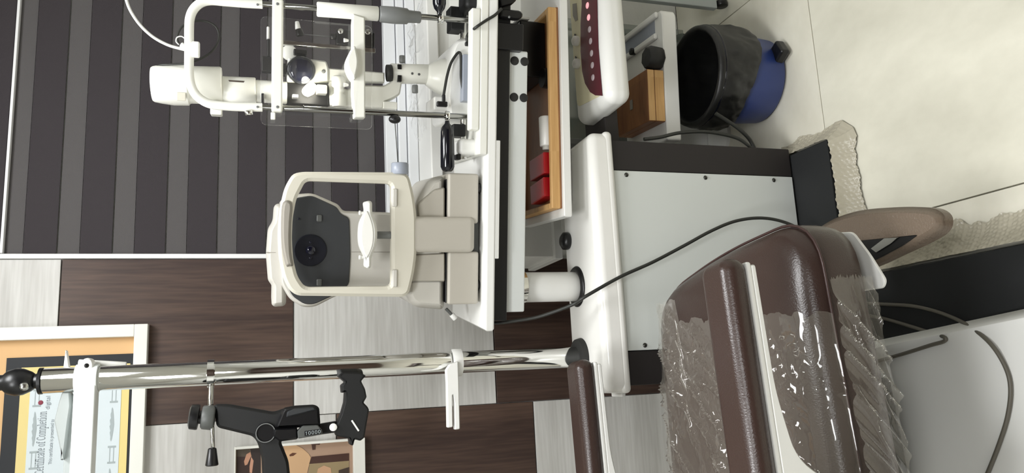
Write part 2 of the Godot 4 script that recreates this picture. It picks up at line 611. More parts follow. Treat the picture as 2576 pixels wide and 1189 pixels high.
# ---------------------------------------------------------------- the room
func room() -> void:
	var x0 := -1.6; var x1 := 2.4; var z0 := -2.3; var z1 := 2.2
	var s := S()
	bx(s, Vector3(x0, -0.1, z0), Vector3(x1, -0.012, z1), 0.001)
	var fl := place("floor", "cream marble floor tiles")
	part(fl, "bedding", s, M.grout)
	var meshes := {}
	for i in range(-4, 3):
		for j in range(-2, 5):
			var ax: float = max(x0, 1.13 + 0.8 * i); var bx_: float = min(x1, 1.13 + 0.8 * (i + 1))
			var az: float = max(z0, -1.62 + 0.8 * j); var bz_: float = min(z1, -1.62 + 0.8 * (j + 1))
			if bx_ - ax < 0.01 or bz_ - az < 0.01:
				continue
			var key := Vector2(snapped(bx_ - ax, 0.001), snapped(bz_ - az, 0.001))
			if not meshes.has(key):
				var q := S()
				rbox(q, Vector3(0, -0.006, 0), Vector3(key.x - 0.003, 0.012, key.y - 0.003), 0.0012, Basis(), 1)
				meshes[key] = q.commit()
			var o := mpart(fl, "tile", meshes[key], M.marble if (i + j) % 2 == 0 else M.marble2)
			o.position = Vector3((ax + bx_) / 2, 0, (az + bz_) / 2)
	for w in [["wall_left", Vector3(x0 - 0.1, 0, z0 - 0.1), Vector3(x0, 2.7, z1 + 0.1)], ["wall_right", Vector3(x1, 0, z0 - 0.1), Vector3(x1 + 0.1, 2.7, z1 + 0.1)], ["wall_front", Vector3(x0, 0, z1), Vector3(x1, 2.7, z1 + 0.1)]]:
		s = S()
		bx(s, w[1], w[2], 0.001)
		part(place(w[0]), "cladding" if w[0] == "wall_front" else "plaster", s, M.oak_dark if w[0] == "wall_front" else M.wall)
	s = S()
	bx(s, Vector3(x0 - 0.1, 2.7, z0 - 0.1), Vector3(x1 + 0.1, 2.8, z1 + 0.1), 0.001)
	part(place("ceiling"), "plaster", s, M.ceiling)
	var wb := place("wall_back", "wall clad in dark and pale wood panels beside the blind")
	s = S()
	bx(s, Vector3(x0, 0, z0 - 0.1), Vector3(x1, 2.7, z0), 0.001)
	part(wb, "plaster", s, M.wall)
	# cladding: columns of boards, dark and pale by turns, each column shifted
	var cols := [[-0.0765, 0.372, 0.17, 0], [-0.686, -0.0785, 0.052, 1], [-1.296, -0.688, 0.17, 0], [-1.6, -1.298, 0.052, 1]]
	for c in cols:
		var y: float = c[2] - 0.6
		var k: int = c[3]
		while y < 2.7:
			var a: float = max(0.0, y)
			var b: float = min(2.7, y + 0.6)
			if b - a > 0.02:
				s = S()
				rbox(s, Vector3(), Vector3(c[1] - c[0], b - a - 0.003, 0.012), 0.0012, Basis(), 1)
				var dark := k % 2 == 1
				var m: Material = (M.oak_dark if k % 3 == 0 else M.oak_dark2) if dark else (M.oak_pale if k % 3 == 0 else M.oak_pale2)
				var o := part(wb, "panel", s, m, "dark brown wood-grain panel" if dark else "pale grey wood-grain panel")
				o.position = Vector3((c[0] + c[1]) / 2, (a + b) / 2, z0 + 0.007)
			y += 0.6
			k += 1

func window_and_ledge() -> void:
	var w := place("window_1", "window behind a dark striped day-night roller blind")
	var s := S()
	var xl := 0.388; var xr := 2.2
	# the blind: opaque bands in front, sheer bands a little behind them
	var y := 1.125
	var dark := S()
	rbox(dark, Vector3(), Vector3(xr - xl, 0.078, 0.003), 0.001, Basis(), 1)
	var dm := dark.commit()
	var sheer := S()
	rbox(sheer, Vector3(), Vector3(xr - xl, 0.052, 0.0015), 0.0005, Basis(), 1)
	var sm := sheer.commit()
	for k in 9:
		if k < 8:
			var o := mpart(w, "sheer_band", sm, M.blind_sheer)
			o.position = Vector3((xl + xr) / 2, 1.153 + 0.13386 * k, -2.2925)
		var p := mpart(w, "opaque_band", dm, M.blind_dark)
		p.position = Vector3((xl + xr) / 2, 1.0865 + 0.13386 * k, -2.2895)
	s = S()
	bx(s, Vector3(xl, 2.116, -2.299), Vector3(xr, 2.69, -2.286), 0.002)
	part(w, "blind_valance", s, M.blind_dark)
	s = S()
	bx(s, Vector3(xl, 2.106, -2.299), Vector3(xr, 2.1135, -2.278), 0.002)
	part(w, "headrail_strip", s, M.trim)
	# window frame below the blind
	for r in [[1.062, 1.098, 0.05, "frame_rail"], [1.036, 1.060, 0.068, "frame_rail"], [1.004, 1.034, 0.085, "frame_rail"]]:
		s = S()
		bx(s, Vector3(xl, r[0], -2.3), Vector3(xr, r[1], -2.3 + r[2]), 0.003, 2)
		part(w, r[3], s, M.alu)
	var tr := place("trim_1")
	s = S()
	bx(s, Vector3(0.3735, 1.0, -2.3), Vector3(0.3865, 2.7, -2.278), 0.002)
	part(tr, "strip", s, M.trim)
	# ledge under the window
	var l := thing("window_ledge", "long white ledge with a deep front under the striped blind", "ledge", ROOM, Vector3(1.0, 0.618, -2.15))
	s = S()
	bx(s, Vector3(0.335, 0.968, -2.299), Vector3(2.2, 1.003, -2.045), 0.005, 2)
	part(l, "top", s, M.ledge)
	s = S()
	bx(s, Vector3(0.34, 0.64, -2.299), Vector3(2.2, 0.967, -2.06), 0.003)
	part(l, "front", s, M.ledge)
	s = S()
	bx(s, Vector3(0.332, 0.618, -2.299), Vector3(2.2, 0.644, -2.045), 0.003)
	part(l, "lower_lip", s, M.ledge)
	# crumpled clear bag lying on the ledge
	var nz := noise(5, 9.0, 3)
	var g := []
	for i in 37:
		var row := PackedVector3Array()
		for j in 25:
			var px := 0.72 + 0.42 * i / 36.0
			var pz := -2.27 + 0.19 * j / 24.0
			var e: float = min(min(i, 36 - i) / 6.0, min(j, 24 - j) / 5.0)
			row.append(Vector3(px + 0.02 * nz.get_noise_2d(px * 2.0, pz * 3.0), 1.005 + clamp(e, 0, 1) * (0.012 + 0.03 * abs(nz.get_noise_2d(px, pz))), pz + 0.012 * nz.get_noise_2d(px * 2.0 + 40.0, pz)))
		g.append(row)
	s = S()
	grid(s, g)
	single("plastic_bag", "crumpled clear plastic bag lying on the white window ledge", "plastic bag", ROOM, Vector3(0.93, 1.005, -2.17), s, M.bag_clear)
# ---------------------------------------------------------------- refraction unit
func unit() -> void:
	var t := thing("refraction_unit", "white and dark brown refraction unit with rounded worktop and keypad console", "cabinet", ROOM, Vector3(0.28, 0.05, -1.81))
	var s := S()
	bx(s, Vector3(-0.03, 0.051, -1.905), Vector3(0.584, 0.606, -1.716), 0.006, 2)
	part(t, "body", s, M.brown_black, "dark brown cabinet body")
	s = S()
	bx(s, Vector3(0.508, 0.054, -1.72), Vector3(0.588, 0.606, -1.707), 0.003)
	part(t, "frame_post", s, M.brown_black)
	s = S()
	bx(s, Vector3(-0.036, 0.054, -1.72), Vector3(0.047, 0.606, -1.707), 0.003)
	part(t, "frame_post", s, M.brown_black)
	s = S()
	bx(s, Vector3(0.0485, 0.056, -1.72), Vector3(0.5065, 0.606, -1.7045), 0.002)
	var fp := part(t, "front_panel", s, M.panel_metal, "pale grey metal front panel")
	for p in [Vector2(0.495, 0.568), Vector2(0.495, 0.335), Vector2(0.495, 0.119), Vector2(0.06, 0.555), Vector2(0.06, 0.335), Vector2(0.06, 0.119)]:
		s = S()
		cyl(s, Vector3(p.x, p.y, -1.7045), Vector3(p.x, p.y, -1.7005), 0.006, 0.0035, 12)
		part(fp, "screw", s, M.screw)
	# worktop: slab with a wide rounded front and a lower well along the back
	s = S()
	rbox(s, Vector3(0.277, 0.638, -1.8), Vector3(0.654, 0.066, 0.218), 0.022, Basis(), 5)
	rbox(s, Vector3(0.277, 0.618, -1.797), Vector3(0.66, 0.026, 0.214), 0.012, Basis(), 3)
	var wt := part(t, "worktop", s, M.white_gloss, "glossy white rounded worktop")
	s = S()
	bx(s, Vector3(-0.062, 0.604, -1.79), Vector3(-0.046, 0.616, -1.73), 0.003)
	part(wt, "end_clip", s, M.white)
	s = S()
	lathe(s, Transform3D(Basis(), Vector3(0.224, 0.668, -1.834)), [0.0, 0.0, 0.053, 0.0, 0.054, 0.004, 0.05, 0.009, 0.04, 0.009, 0.04, 0.0], 36)
	part(wt, "column_ring", s, M.black)
	s = S()
	lathe(s, Transform3D(Basis(), Vector3(0.040, 0.664, -1.835)), [0.0, 0.0, 0.05, 0.0, 0.051, 0.004, 0.047, 0.02, 0.03, 0.024, 0.0, 0.024], 36)
	part(wt, "pole_collar", s, M.rubber)
	# keypad console at the far end
	s = S()
	rbox(s, Vector3(0.95, 0.598, -1.748), Vector3(0.56, 0.072, 0.215), 0.03, Basis(), 6)
	var c := part(t, "console", s, M.white, "white console with maroon keypad")
	s = S()
	bx(s, Vector3(0.56, 0.55, -1.89), Vector3(0.80, 0.59, -1.76), 0.004)
	part(t, "console_bracket", s, M.brown_black)
	# top face: cream field and maroon key strip
	s = S()
	plan(s, rnd(v2([0.695, -1.675, 1.2, -1.675, 1.2, -1.832, 0.72, -1.832]), 0.02), 0.6335, 0.6352, 0.0006)
	part(c, "cream_plate", s, M.key_cream)
	var kp := PackedVector2Array()
	for p in v2([0.6911,-1.6689, 0.8226,-1.6706, 0.9916,-1.6536, 1.0415,-1.7457, 0.9851,-1.75, 0.9353,-1.767, 0.8602,-1.78, 0.8023,-1.779, 0.7632,-1.7667, 0.7275,-1.7384, 0.7072,-1.7084]):
		kp.append(p)
	s = S()
	plan(s, kp, 0.6352, 0.637, 0.0006)
	part(c, "maroon_keypad", s, M.maroon)
	for k in 7:
		var px: float = [Vector3(0.9619, 0.637, -1.7137), Vector3(0.9267, 0.637, -1.7118), Vector3(0.8925, 0.637, -1.7112), Vector3(0.8589, 0.637, -1.7105), Vector3(0.8246, 0.637, -1.71), Vector3(0.7915, 0.637, -1.7106), Vector3(0.7581, 0.637, -1.7126)][k].x
		var pz: float = [Vector3(0.9619, 0.637, -1.7137), Vector3(0.9267, 0.637, -1.7118), Vector3(0.8925, 0.637, -1.7112), Vector3(0.8589, 0.637, -1.7105), Vector3(0.8246, 0.637, -1.71), Vector3(0.7915, 0.637, -1.7106), Vector3(0.7581, 0.637, -1.7126)][k].z
		s = S()
		lathe(s, Transform3D(Basis(), Vector3(px, 0.6365, pz)), [0.0085, 0.0, 0.0085, 0.0015, 0.007, 0.0028, 0.0, 0.0028], 20)
		part(c, "display_light_button" if k < 2 else "button", s, M.pink_lit if k < 2 else M.pearl, "pink lit key" if k < 2 else "")
	for p in [Vector3(0.8979, 0.64, -1.7949), Vector3(0.8339, 0.64, -1.8003)]:
		s = S()
		lathe(s, Transform3D(Basis(), Vector3(p.x, 0.635, p.z)), [0.013, 0.0, 0.0145, 0.006, 0.0125, 0.014, 0.006, 0.018, 0.0, 0.0185], 20)
		var kn := part(c, "knob", s, M.white)
		s = S()
		rbox(s, Vector3(p.x + 0.022, 0.637, p.z - 0.012), Vector3(0.014, 0.002, 0.005), 0.0008, Basis(Vector3.UP, 0.7), 1)
		part(kn, "mark", s, M.black)
	s = S()
	plan(s, v2([1.0173,-1.8128, 1.0058,-1.7858, 0.9562,-1.7859, 0.9596,-1.8025, 0.9828,-1.8159]), 0.6352, 0.6362, 0.0003)
	part(c, "printed_label", s, M.beige_grey)
	# black rubber foot standing on the worktop
	var r := Vector3(0.3305, 0.672, -1.8109)
	s = S()
	lathe(s, Transform3D(Basis(), Vector3(0.352, 0.669, -1.87)), [0.0, 0.0, 0.021, 0.0, 0.024, 0.006, 0.0235, 0.017, 0.014, 0.024, 0.0, 0.025], 24)
	single("rubber_stopper", "round black rubber stopper standing on the white worktop", "stopper", ROOM, Vector3(0.352, 0.669, -1.87), s, M.black)

# ---------------------------------------------------------------- instrument table
func table() -> void:
	var t := thing("instrument_table", "white swing-arm instrument table on a round column", "table", TABLE, Vector3(0.0927, 0.672, -0.1221))
	var cx := 0.0927; var cz := -0.1221
	var s := S()
	cyl(s, Vector3(cx, 0.676, cz), Vector3(cx, 0.82, cz), 0.0385, -1, 36, 0.002)
	part(t, "column", s, M.white)
	s = S()
	lathe(s, Transform3D(Basis(), Vector3(cx, 0.818, cz)), [0.0385, 0.0, 0.0415, 0.001, 0.0415, 0.022, 0.037, 0.025, 0.0, 0.025], 36)
	part(t, "collar", s, M.chrome, "chrome collar")
	s = S()
	bx(s, Vector3(Vector3(0.039, 0.8435, -0.045).x, 0.842, -0.16), Vector3(Vector3(0.6767, 0.8371, -0.045).x, 0.892, -0.045), 0.004, 3)
	var bar := part(t, "arm", s, M.white_metal, "white box-section arm")
	for p in [Vector3(0.6513, 0.8762, -0.045), Vector3(0.6514, 0.8507, -0.045), Vector3(0.563, 0.8765, -0.045), Vector3(0.5632, 0.8515, -0.045)]:
		s = S()
		cyl(s, Vector3(p.x, p.y, -0.046), Vector3(p.x, p.y, -0.0435), 0.0108, -1, 22, 0.0008)
		part(bar, "plug", s, M.rubber)
	for p in [Vector2(Vector3(0.1288, 0.8621, -0.08).x, -0.075), Vector2(Vector3(0.0672, 0.8613, -0.08).x, -0.075)]:
		s = S()
		cyl(s, Vector3(p.x, 0.891, p.y), Vector3(p.x, 0.8945, p.y), 0.0108, -1, 22, 0.0008)
		part(bar, "plug", s, M.rubber)
	# tabletop, carrier plate and black mounts below
	s = S()
	plan(s, rnd(v2([0.0, 0.0, 0.98, 0.0, 0.98, -0.335, 0.0, -0.335]), 0.006), 0.932, 0.955, 0.005)
	part(t, "tabletop", s, M.white)
	s = S()
	bx(s, Vector3(0.172, 0.922, -0.32), Vector3(0.452, 0.932, -0.004), 0.002, 2)
	part(t, "carrier_plate", s, M.white)
	s = S()
	bx(s, Vector3(0.02, 0.892, -0.30), Vector3(0.90, 0.932, -0.03), 0.003)
	part(t, "mount", s, M.black)
	s = S()
	bx(s, Vector3(Vector3(0.6713, 0.8759, -0.03).x, 0.862, -0.12), Vector3(0.735, 0.932, -0.02), 0.003, 2)
	var lk := part(t, "lock_block", s, M.black)
	s = S()
	extr(s, rnd(v2([0.7633,0.92, 0.7441,0.9237, 0.7425,0.8819, 0.7474,0.8699, 0.7571,0.868, 0.7638,0.8761]), 0.006), -0.03, -0.008, 0.003)
	part(lk, "lever", s, M.black)
	s = S()
	cyl(s, Vector3(0.7453, 0.9031, -0.008), Vector3(0.7447, 0.9038, -0.006), 0.003, -1, 12)
	part(lk, "screw", s, M.grey)
	s = S()
	extr(s, rnd(v2([0.7869,0.9227, 0.7704,0.9185, 0.7807,0.8908, 0.7912,0.8809, 0.8102,0.8812, 0.8057,0.923]), 0.004), -0.07, -0.02, 0.003)
	part(lk, "latch", s, M.black)

# ---------------------------------------------------------------- chair
func chair() -> void:
	var t := thing("examination_chair", "dark brown leather examination chair with padded arms, partly under clear film", "chair", CHAIR, Vector3(-0.3, 0.09, 0))
	# seat cushion: domed box with a boxing band and piping
	var s := S()
	var outline := rnd(v2([-0.62, -0.335, -0.03, -0.29, 0.012, -0.02, 0.016, 0.262, -0.62, 0.262]), 0.105, 10)
	var rows := []
	var pts := resample(outline, 96)
	if area2(pts) < 0.0:
		pts.reverse()
	for st in [[-0.012, 0.446], [0.0, 0.452], [0.004, 0.475], [0.004, 0.505], [0.0, 0.53], [-0.007, 0.548], [-0.02, 0.561], [-0.04, 0.569], [-0.075, 0.574], [-0.13, 0.577], [-0.2, 0.578]]:
		var row := PackedVector3Array()
		var q := inset(pts, -st[0]) if st[0] > -0.03 else pts
		for i in q.size():
			var p := q[i]
			if st[0] <= -0.03:
				var k: float = 1.0 + st[0] / 0.29
				p = Vector2(lerp(-0.3, p.x, k * 1.0), lerp(-0.03, p.y, k))
			row.append(Vector3(p.x, st[1], p.y))
		rows.append(row)
	grid(s, rows, true)
	for i in 96:
		var j := (i + 1) % 96
		tri(s, rows[10][i], rows[10][j], Vector3(-0.3, 0.5785, -0.03), Vector3.UP, Vector3.UP, Vector3.UP)
		tri(s, rows[0][i], rows[0][j], Vector3(-0.3, 0.446, 0), Vector3.DOWN, Vector3.DOWN, Vector3.DOWN)
	var seat := part(t, "seat", s, M.leather, "dark brown padded seat")
	s = S()
	var pp := PackedVector3Array()
	for p in inset(pts, -0.003):
		pp.append(Vector3(p.x, 0.532, p.y))
	pp.append(pp[0])
	tube(s, pp, 0.0028, 6)
	part(seat, "piping", s, M.leather2)
	# clear film stretched over the rear of the seat, crinkled, over the top and down the near side
	var nz := noise(11, 6.0, 2)
	var nb := noise(12, 22.0, 2)
	var film_profile := Curve.new()
	film_profile.min_value = 0.5
	film_profile.max_value = 0.6
	for q in [[0.0, 0.53], [0.007, 0.548], [0.02, 0.561], [0.04, 0.5695], [0.075, 0.5745], [0.13, 0.5775], [0.2, 0.5785]]:
		film_profile.add_point(Vector2(q[0] / 0.2, q[1]), 0, 0, Curve.TANGENT_LINEAR, Curve.TANGENT_LINEAR)
	film_profile.bake_resolution = 400
	for half in 2:
		var g := []
		var nu := 150
		var nv := 90
		for i in nu + 1:
			var row := PackedVector3Array()
			for j in nv + 1:
				var v := j / float(nv)
				var edge := 0.0
				var x := 0.0
				var p := Vector3()
				var nrm := Vector3.UP
				if half == 0:
					edge = -0.085 - 0.075 * v + 0.012 * nz.get_noise_1d(v * 4.0) + (0.045 if v < 0.3 else 0.0)
					x = lerp(-0.61, edge, i / float(nu))
					var z: float = lerp(-0.332, 0.268, v)
					var far: float = -0.335 + 0.045 * (x + 0.62) / 0.59
					var d: float = clamp(min(0.264 - z, z - far), 0.0, 0.2)
					p = Vector3(x, film_profile.sample_baked(d / 0.2) + 0.0035, z)
					nrm = Vector3(0, 1.0, 0.9 * (1.0 if z > 0.0 else -1.0) * (1.0 - smoothstep(0.0, 0.05, d))).normalized()
				else:
					edge = -0.10 + 0.008 * nz.get_noise_1d(v * 5.0 + 50.0)
					x = lerp(-0.61, edge, i / float(nu))
					p = Vector3(x, lerp(0.53, 0.44, v), 0.271 + 0.003 * sin(v * PI))
					nrm = Vector3(0, 0, 1)
				# diagonal folds
				var q: float = p.x * 0.9 + (p.z if half == 0 else p.y * -1.4) * 0.75
				var w: float = p.x * -0.5 + (p.z if half == 0 else p.y)
				var f: float = pow(clamp(1.0 - abs(nz.get_noise_2d(q * 1.7, w * 0.3) * 2.0), 0, 1), 5.0)
				var q2: float = p.x * 0.3 + (p.z if half == 0 else -p.y) * 1.1
				f += 0.55 * pow(clamp(1.0 - abs(nz.get_noise_2d(q2 * 2.1 + 30.0, (p.x - p.z) * 0.4) * 2.1), 0, 1), 5.0)
				var rmp: float = clamp((1.0 - i / float(nu)) * 9.0, 0.05, 1.0)
				if half == 0:
					rmp *= 0.15 + 0.85 * smoothstep(0.0, 0.05, min(0.264 - p.z, p.z + 0.335 - 0.045 * (p.x + 0.62) / 0.59))
				p += nrm * (0.0012 + rmp * (0.0135 * f + 0.0009 * abs(nb.get_noise_2d(q, w))))
				row.append(p)
			g.append(row)
		s = S()
		grid(s, g)
		part(seat, "plastic_film", s, M.film, "crinkled clear plastic film")
	# armrests: pad on a white steel bracket
	for side in [[-0.305, 0.785, 0.0, -0.17], [0.285, 0.77, 0.0, -0.075]]:
		var z: float = side[0]
		var y: float = side[1]
		var tip: float = side[3]
		s = S()
		rbox(s, Vector3(tip - 0.28, y - 0.022, z), Vector3(0.56, 0.046, 0.082), 0.022, Basis(), 6)
		var pad := part(t, "armrest", s, M.leather, "dark brown armrest pad")
		s = S()
		rbox(s, Vector3(tip - 0.28, y - 0.047, z), Vector3(0.545, 0.01, 0.07), 0.004, Basis(), 2)
		part(pad, "base_board", s, M.white)
		s = S()
		var br := rnd(v2([tip - 0.012, y - 0.051, tip - 0.45, y - 0.051, tip - 0.45, 0.46, tip - 0.40, 0.46, tip - 0.375, y - 0.17, tip - 0.31, y - 0.08, tip - 0.21, y - 0.062, tip - 0.012, y - 0.06]), 0.03, 5)
		extr(s, br, z - 0.012 if z > 0 else z - 0.02, z + 0.035 if z > 0 else z + 0.035, 0.002)
		part(t, "arm_bracket", s, M.white, "white steel arm bracket")
	# underframe, lift column and base cover
	s = S()
	bx(s, Vector3(-0.55, 0.38, -0.26), Vector3(-0.1, 0.446, 0.12), 0.006, 2)
	part(t, "underframe", s, M.black)
	s = S()
	bx(s, Vector3(-0.5, 0.12, -0.24), Vector3(-0.26, 0.38, -0.06), 0.01, 2)
	part(t, "lift_column", s, M.black_matt)
	s = S()
	plan(s, rnd(v2([-0.62, -0.26, -0.175, -0.25, -0.155, 0.5, -0.62, 0.55]), 0.03), 0.05, 0.098, 0.018)
	part(t, "base_cover", s, M.white, "white base cover")
	# front plate and footrest
	s = S()
	plan(s, rnd(v2([0.0233,0.0986, -0.0012,0.2133, -0.053,0.2444, -0.1052,0.2692, -0.1177,0.2604, -0.1099,0.1665, -0.0774,0.0728]), 0.012), 0.403, 0.409, 0.002)
	part(t, "front_plate", s, M.white, "white steel plate below the seat front")
	s = S()
	plan(s, smooth2(v2([0.0584,-0.0637, 0.0724,-0.013, 0.0781,0.0457, 0.0723,0.1152, 0.0549,0.1918, 0.0375,0.2516, 0.0215,0.2891, 0.0014,0.3034, -0.0199,0.2917, -0.03,0.253, -0.0382,0.1832, -0.0456,0.1183, -0.0464,0.0381, -0.0171,-0.0558]), 4), 0.25, 0.292, 0.012)
	var fr := part(t, "footrest", s, M.footboard, "brown wrapped footrest")
	s = S()
	plan(s, rnd(v2([0.0105,0.1027, -0.0163,0.2502, -0.0273,0.209, -0.0372,0.1452, -0.0404,0.0953]), 0.008), 0.2905, 0.2945, 0.001)
	part(fr, "foot_pad", s, M.black)
	s = S()
	plan(s, rnd(v2([-0.0138,0.133, -0.0022,0.1732, -0.0099,0.2087, -0.0179,0.1845, -0.026,0.146]), 0.002), 0.2945, 0.2975, 0.001)
	part(fr, "metal_strip", s, M.steel)
	s = S()
	bx(s, Vector3(-0.3, 0.262, -0.03), Vector3(0.03, 0.285, 0.03), 0.003)
	part(t, "footrest_arm", s, M.black)

# ---------------------------------------------------------------- platform and wrapping
func bubble(called: String, label: String, path: PackedVector2Array, wide: float, top: float) -> void:
	# strip along a path in (x, z): starts against the platform edge and falls to the floor, covered with bubbles
	var len := 0.0
	for i in path.size() - 1:
		len += path[i].distance_to(path[i + 1])
	var nz := noise(31, 7.0, 3)
	var nu := int(len / 0.0032)
	var nv := int(wide / 0.0032)
	var g := []
	for i in nu + 1:
		var d := len * i / nu
		var a := path[0]; var b := path[1]
		var acc := 0.0
		for k in path.size() - 1:
			a = path[k]; b = path[k + 1]
			if d <= acc + a.distance_to(b) + 1e-6:
				break
			acc += a.distance_to(b)
		var dir := (b - a).normalized()
		var pt: Vector2 = a + dir * clamp(d - acc, 0, a.distance_to(b))
		var nr := Vector2(dir.y, -dir.x)
		# blend direction near the corners
		var row := PackedVector3Array()
		for j in nv + 1:
			var v := j / float(nv)
			var w: float = wide * v * (1.0 + 0.28 * nz.get_noise_1d(d * 1.6)) 
			var q: Vector2 = pt + nr * w
			var h: float = top * pow(1.0 - v, 1.6) + 0.004 + 0.008 * abs(nz.get_noise_2d(q.x * 2.0, q.y * 2.0)) * (1.0 - v * 0.6)
			var cx := d / 0.0105
			var cy := wide * v / 0.0095 + (0.5 if int(floor(cx)) % 2 == 0 else 0.0)
			var e := Vector2(cx - floor(cx) - 0.5, cy - floor(cy) - 0.5).length()
			h += 0.0032 * sqrt(max(0.0, 1.0 - e * e * 5.0))
			row.append(Vector3(q.x, h, q.y))
		g.append(row)
	var s := S()
	grid(s, g)
	single(called, label, "bubble wrap", ROOM, Vector3(path[0].x, 0, path[0].y), s, M.wrap)

func platform() -> void:
	var s := S()
	plan(s, v2([-0.62, -1.98, 0.575, -1.98, 0.57, -1.561, 0.2, -1.561, 0.208, -0.55, -0.62, -0.55]), 0.002, 0.05, 0.003)
	single("black_platform", "matt black platform under the cabinet and the brown chair", "platform", ROOM, Vector3(0, 0.002, -1.4), s, M.platform)
	bubble("bubble_wrap", "clear bubble wrap along the platform corner in front of the cabinet", v2([0.578, -1.80, 0.574, -1.585, 0.5735, -1.572, 0.570, -1.562, 0.560, -1.557, 0.545, -1.556, 0.212, -1.556]), 0.046, 0.042)
	bubble("bubble_wrap", "clear bubble wrap strip along the platform edge below the footrest", v2([0.206, -1.5, 0.214, -0.70]), 0.072, 0.04)
# ---------------------------------------------------------------- autorefractor
func autorefractor() -> void:
	var t := thing("autorefractor", "beige table-top autorefractor with a chin-rest frame and dark front", "eye instrument", TABLE, Vector3(0.225, 0.955, -0.16))
	var s := S()
	# base: dark plinth, feet and two front blocks either side of the support
	s = S()
	bx(s, Vector3(0.085, 0.957, -0.29), Vector3(0.36, 0.975, -0.055), 0.004, 2)
	part(t, "plinth", s, M.grey_dark)
	for p in [Vector2(0.105, -0.06), Vector2(0.34, -0.06), Vector2(0.105, -0.27), Vector2(0.34, -0.27)]:
		s = S()
		cyl(s, Vector3(p.x, 0.955, p.y), Vector3(p.x, 0.966, p.y), 0.013, -1, 18)
		part(t, "foot", s, M.black)
	s = S()
	bz(s, Vector3(0.3734, 0.9652, -0.035), Vector3(0.2546, 1.0396, -0.035), -0.28, -0.035, 0.006, 4)
	part(t, "base_block", s, M.beige)
	s = S()
	bz(s, Vector3(0.187, 0.9628, -0.035), Vector3(0.0616, 1.0373, -0.035), -0.28, -0.035, 0.006, 4)
	part(t, "base_block", s, M.beige)
	s = S()
	bz(s, Vector3(0.36, 1.0409, -0.06), Vector3(0.0646, 1.0305, -0.06), -0.27, -0.05, 0.002, 1)
	part(t, "slide_gap", s, M.black)
	# upper base: rounded shell sloping down to the sides
	s = S()
	extr(s, rnd(v2([0.3688,1.0443, 0.3621,1.0768, 0.3107,1.1086, 0.2544,1.1193, 0.1796,1.1297, 0.0844,1.1343, 0.0636,1.1228, 0.0539,1.1057, 0.0468,1.0404]), 0.014, 6), -0.27, -0.048, 0.014)
	var sh := part(t, "base_shell", s, M.beige_pale)
	s = S()
	extr(s, rnd(v2([0.3402,1.046, 0.3339,1.0718, 0.2993,1.1113, 0.2583,1.1089, 0.2592,1.045]), 0.006), -0.06, -0.043, 0.004)
	part(sh, "hood", s, M.beige)
	s = S()
	extr(s, rnd(v2([0.1836,1.0441, 0.1799,1.125, 0.1165,1.1243, 0.1156,1.0433]), 0.004), -0.06, -0.044, 0.003)
	part(sh, "hood", s, M.beige)
	s = S()
	bz(s, Vector3(0.1146, 1.0423, -0.045), Vector3(0.1146, 1.1224, -0.045), -0.05, -0.0462, 0.0003, 1)
	part(sh, "seam", s, M.beige_grey)
	# centre support
	s = S()
	bz(s, Vector3(0.2696, 0.9753, -0.022), Vector3(0.1854, 1.1652, -0.022), -0.075, -0.0225, 0.014, 5)
	part(t, "support", s, M.beige)
	# measuring head: housing, top, dark front with the lens
	s = S()
	var head := rnd(v2([0.305,1.4181, 0.3168,1.3831, 0.3204,1.3477, 0.2949,1.287, 0.2802,1.2778, 0.2784,1.1677, 0.2731,1.139, 0.097,1.1371, 0.0984,1.2364, 0.0786,1.2942, 0.0553,1.3391, 0.055,1.3659, 0.0749,1.3961, 0.1118,1.4166]), 0.012, 5)
	extr(s, head, -0.29, -0.098, 0.006)
	var hd := part(t, "measuring_head", s, M.beige_pale)
	s = S()
	extr(s, rnd(v2([0.2954,1.4073, 0.2949,1.4305, 0.2538,1.4329, 0.2359,1.4443, 0.1754,1.4483, 0.1156,1.4434, 0.1043,1.4344, 0.0594,1.4349, 0.0537,1.4287, 0.055,1.4018]), 0.012, 5), -0.285, -0.13, 0.01)
	var hood := part(hd, "top_hood", s, M.beige_pale)
	s = S()
	extr(s, rnd(v2([0.3006,1.4033, 0.3075,1.3832, 0.3147,1.3488, 0.2883,1.2911, 0.2726,1.2827, 0.2646,1.2625, 0.1777,1.259, 0.1066,1.2619, 0.0838,1.2946, 0.0624,1.3413, 0.0628,1.3627, 0.0817,1.3893, 0.1184,1.4071]), 0.01, 5), -0.105, -0.093, 0.002)
	part(hd, "front_panel", s, M.instr_dark, "dark grey front panel")
	var lc := Vector3(0.1879, 1.3505, -0.093)
	s = S()
	lathe(s, frame_y(lc, lc + Vector3(0, 0, 1)), [0.0, 0.0005, 0.012, 0.0005, 0.030, 0.004, 0.0355, 0.004, 0.037, 0.001, 0.037, -0.002], 40)
	part(hd, "lens_ring", s, M.lens_black, "black lens ring")
	s = S()
	lathe(s, frame_y(lc, lc + Vector3(0, 0, 1)), [0.0105, 0.0, 0.0105, 0.0035, 0.007, 0.0055, 0.0, 0.0062], 28)
	part(hd, "lens", s, M.lens_blue)
	for p in [Vector3(0.2617, 1.3315, -0.093), Vector3(0.1132, 1.3302, -0.093)]:
		s = S()
		rbox(s, p + Vector3(0, 0, 0.002), Vector3(0.016, 0.012, 0.007), 0.003)
		part(hd, "sensor_window", s, M.grey_dark)
	for p in [Vector3(0.2063, 1.3508, -0.0905), Vector3(0.1696, 1.3505, -0.0905), Vector3(0.2601, 1.3768, -0.093)]:
		s = S()
		cyl(s, p, p + Vector3(0, 0, 0.0015), 0.0026, -1, 12)
		part(hd, "led", s, M.lens_blue)
	s = S()
	bz(s, Vector3(0.1842, 1.257, -0.097), Vector3(0.1829, 1.1481, -0.097), -0.1, -0.0974, 0.0002, 1)
	part(hd, "seam", s, M.beige_grey)
	s = S()
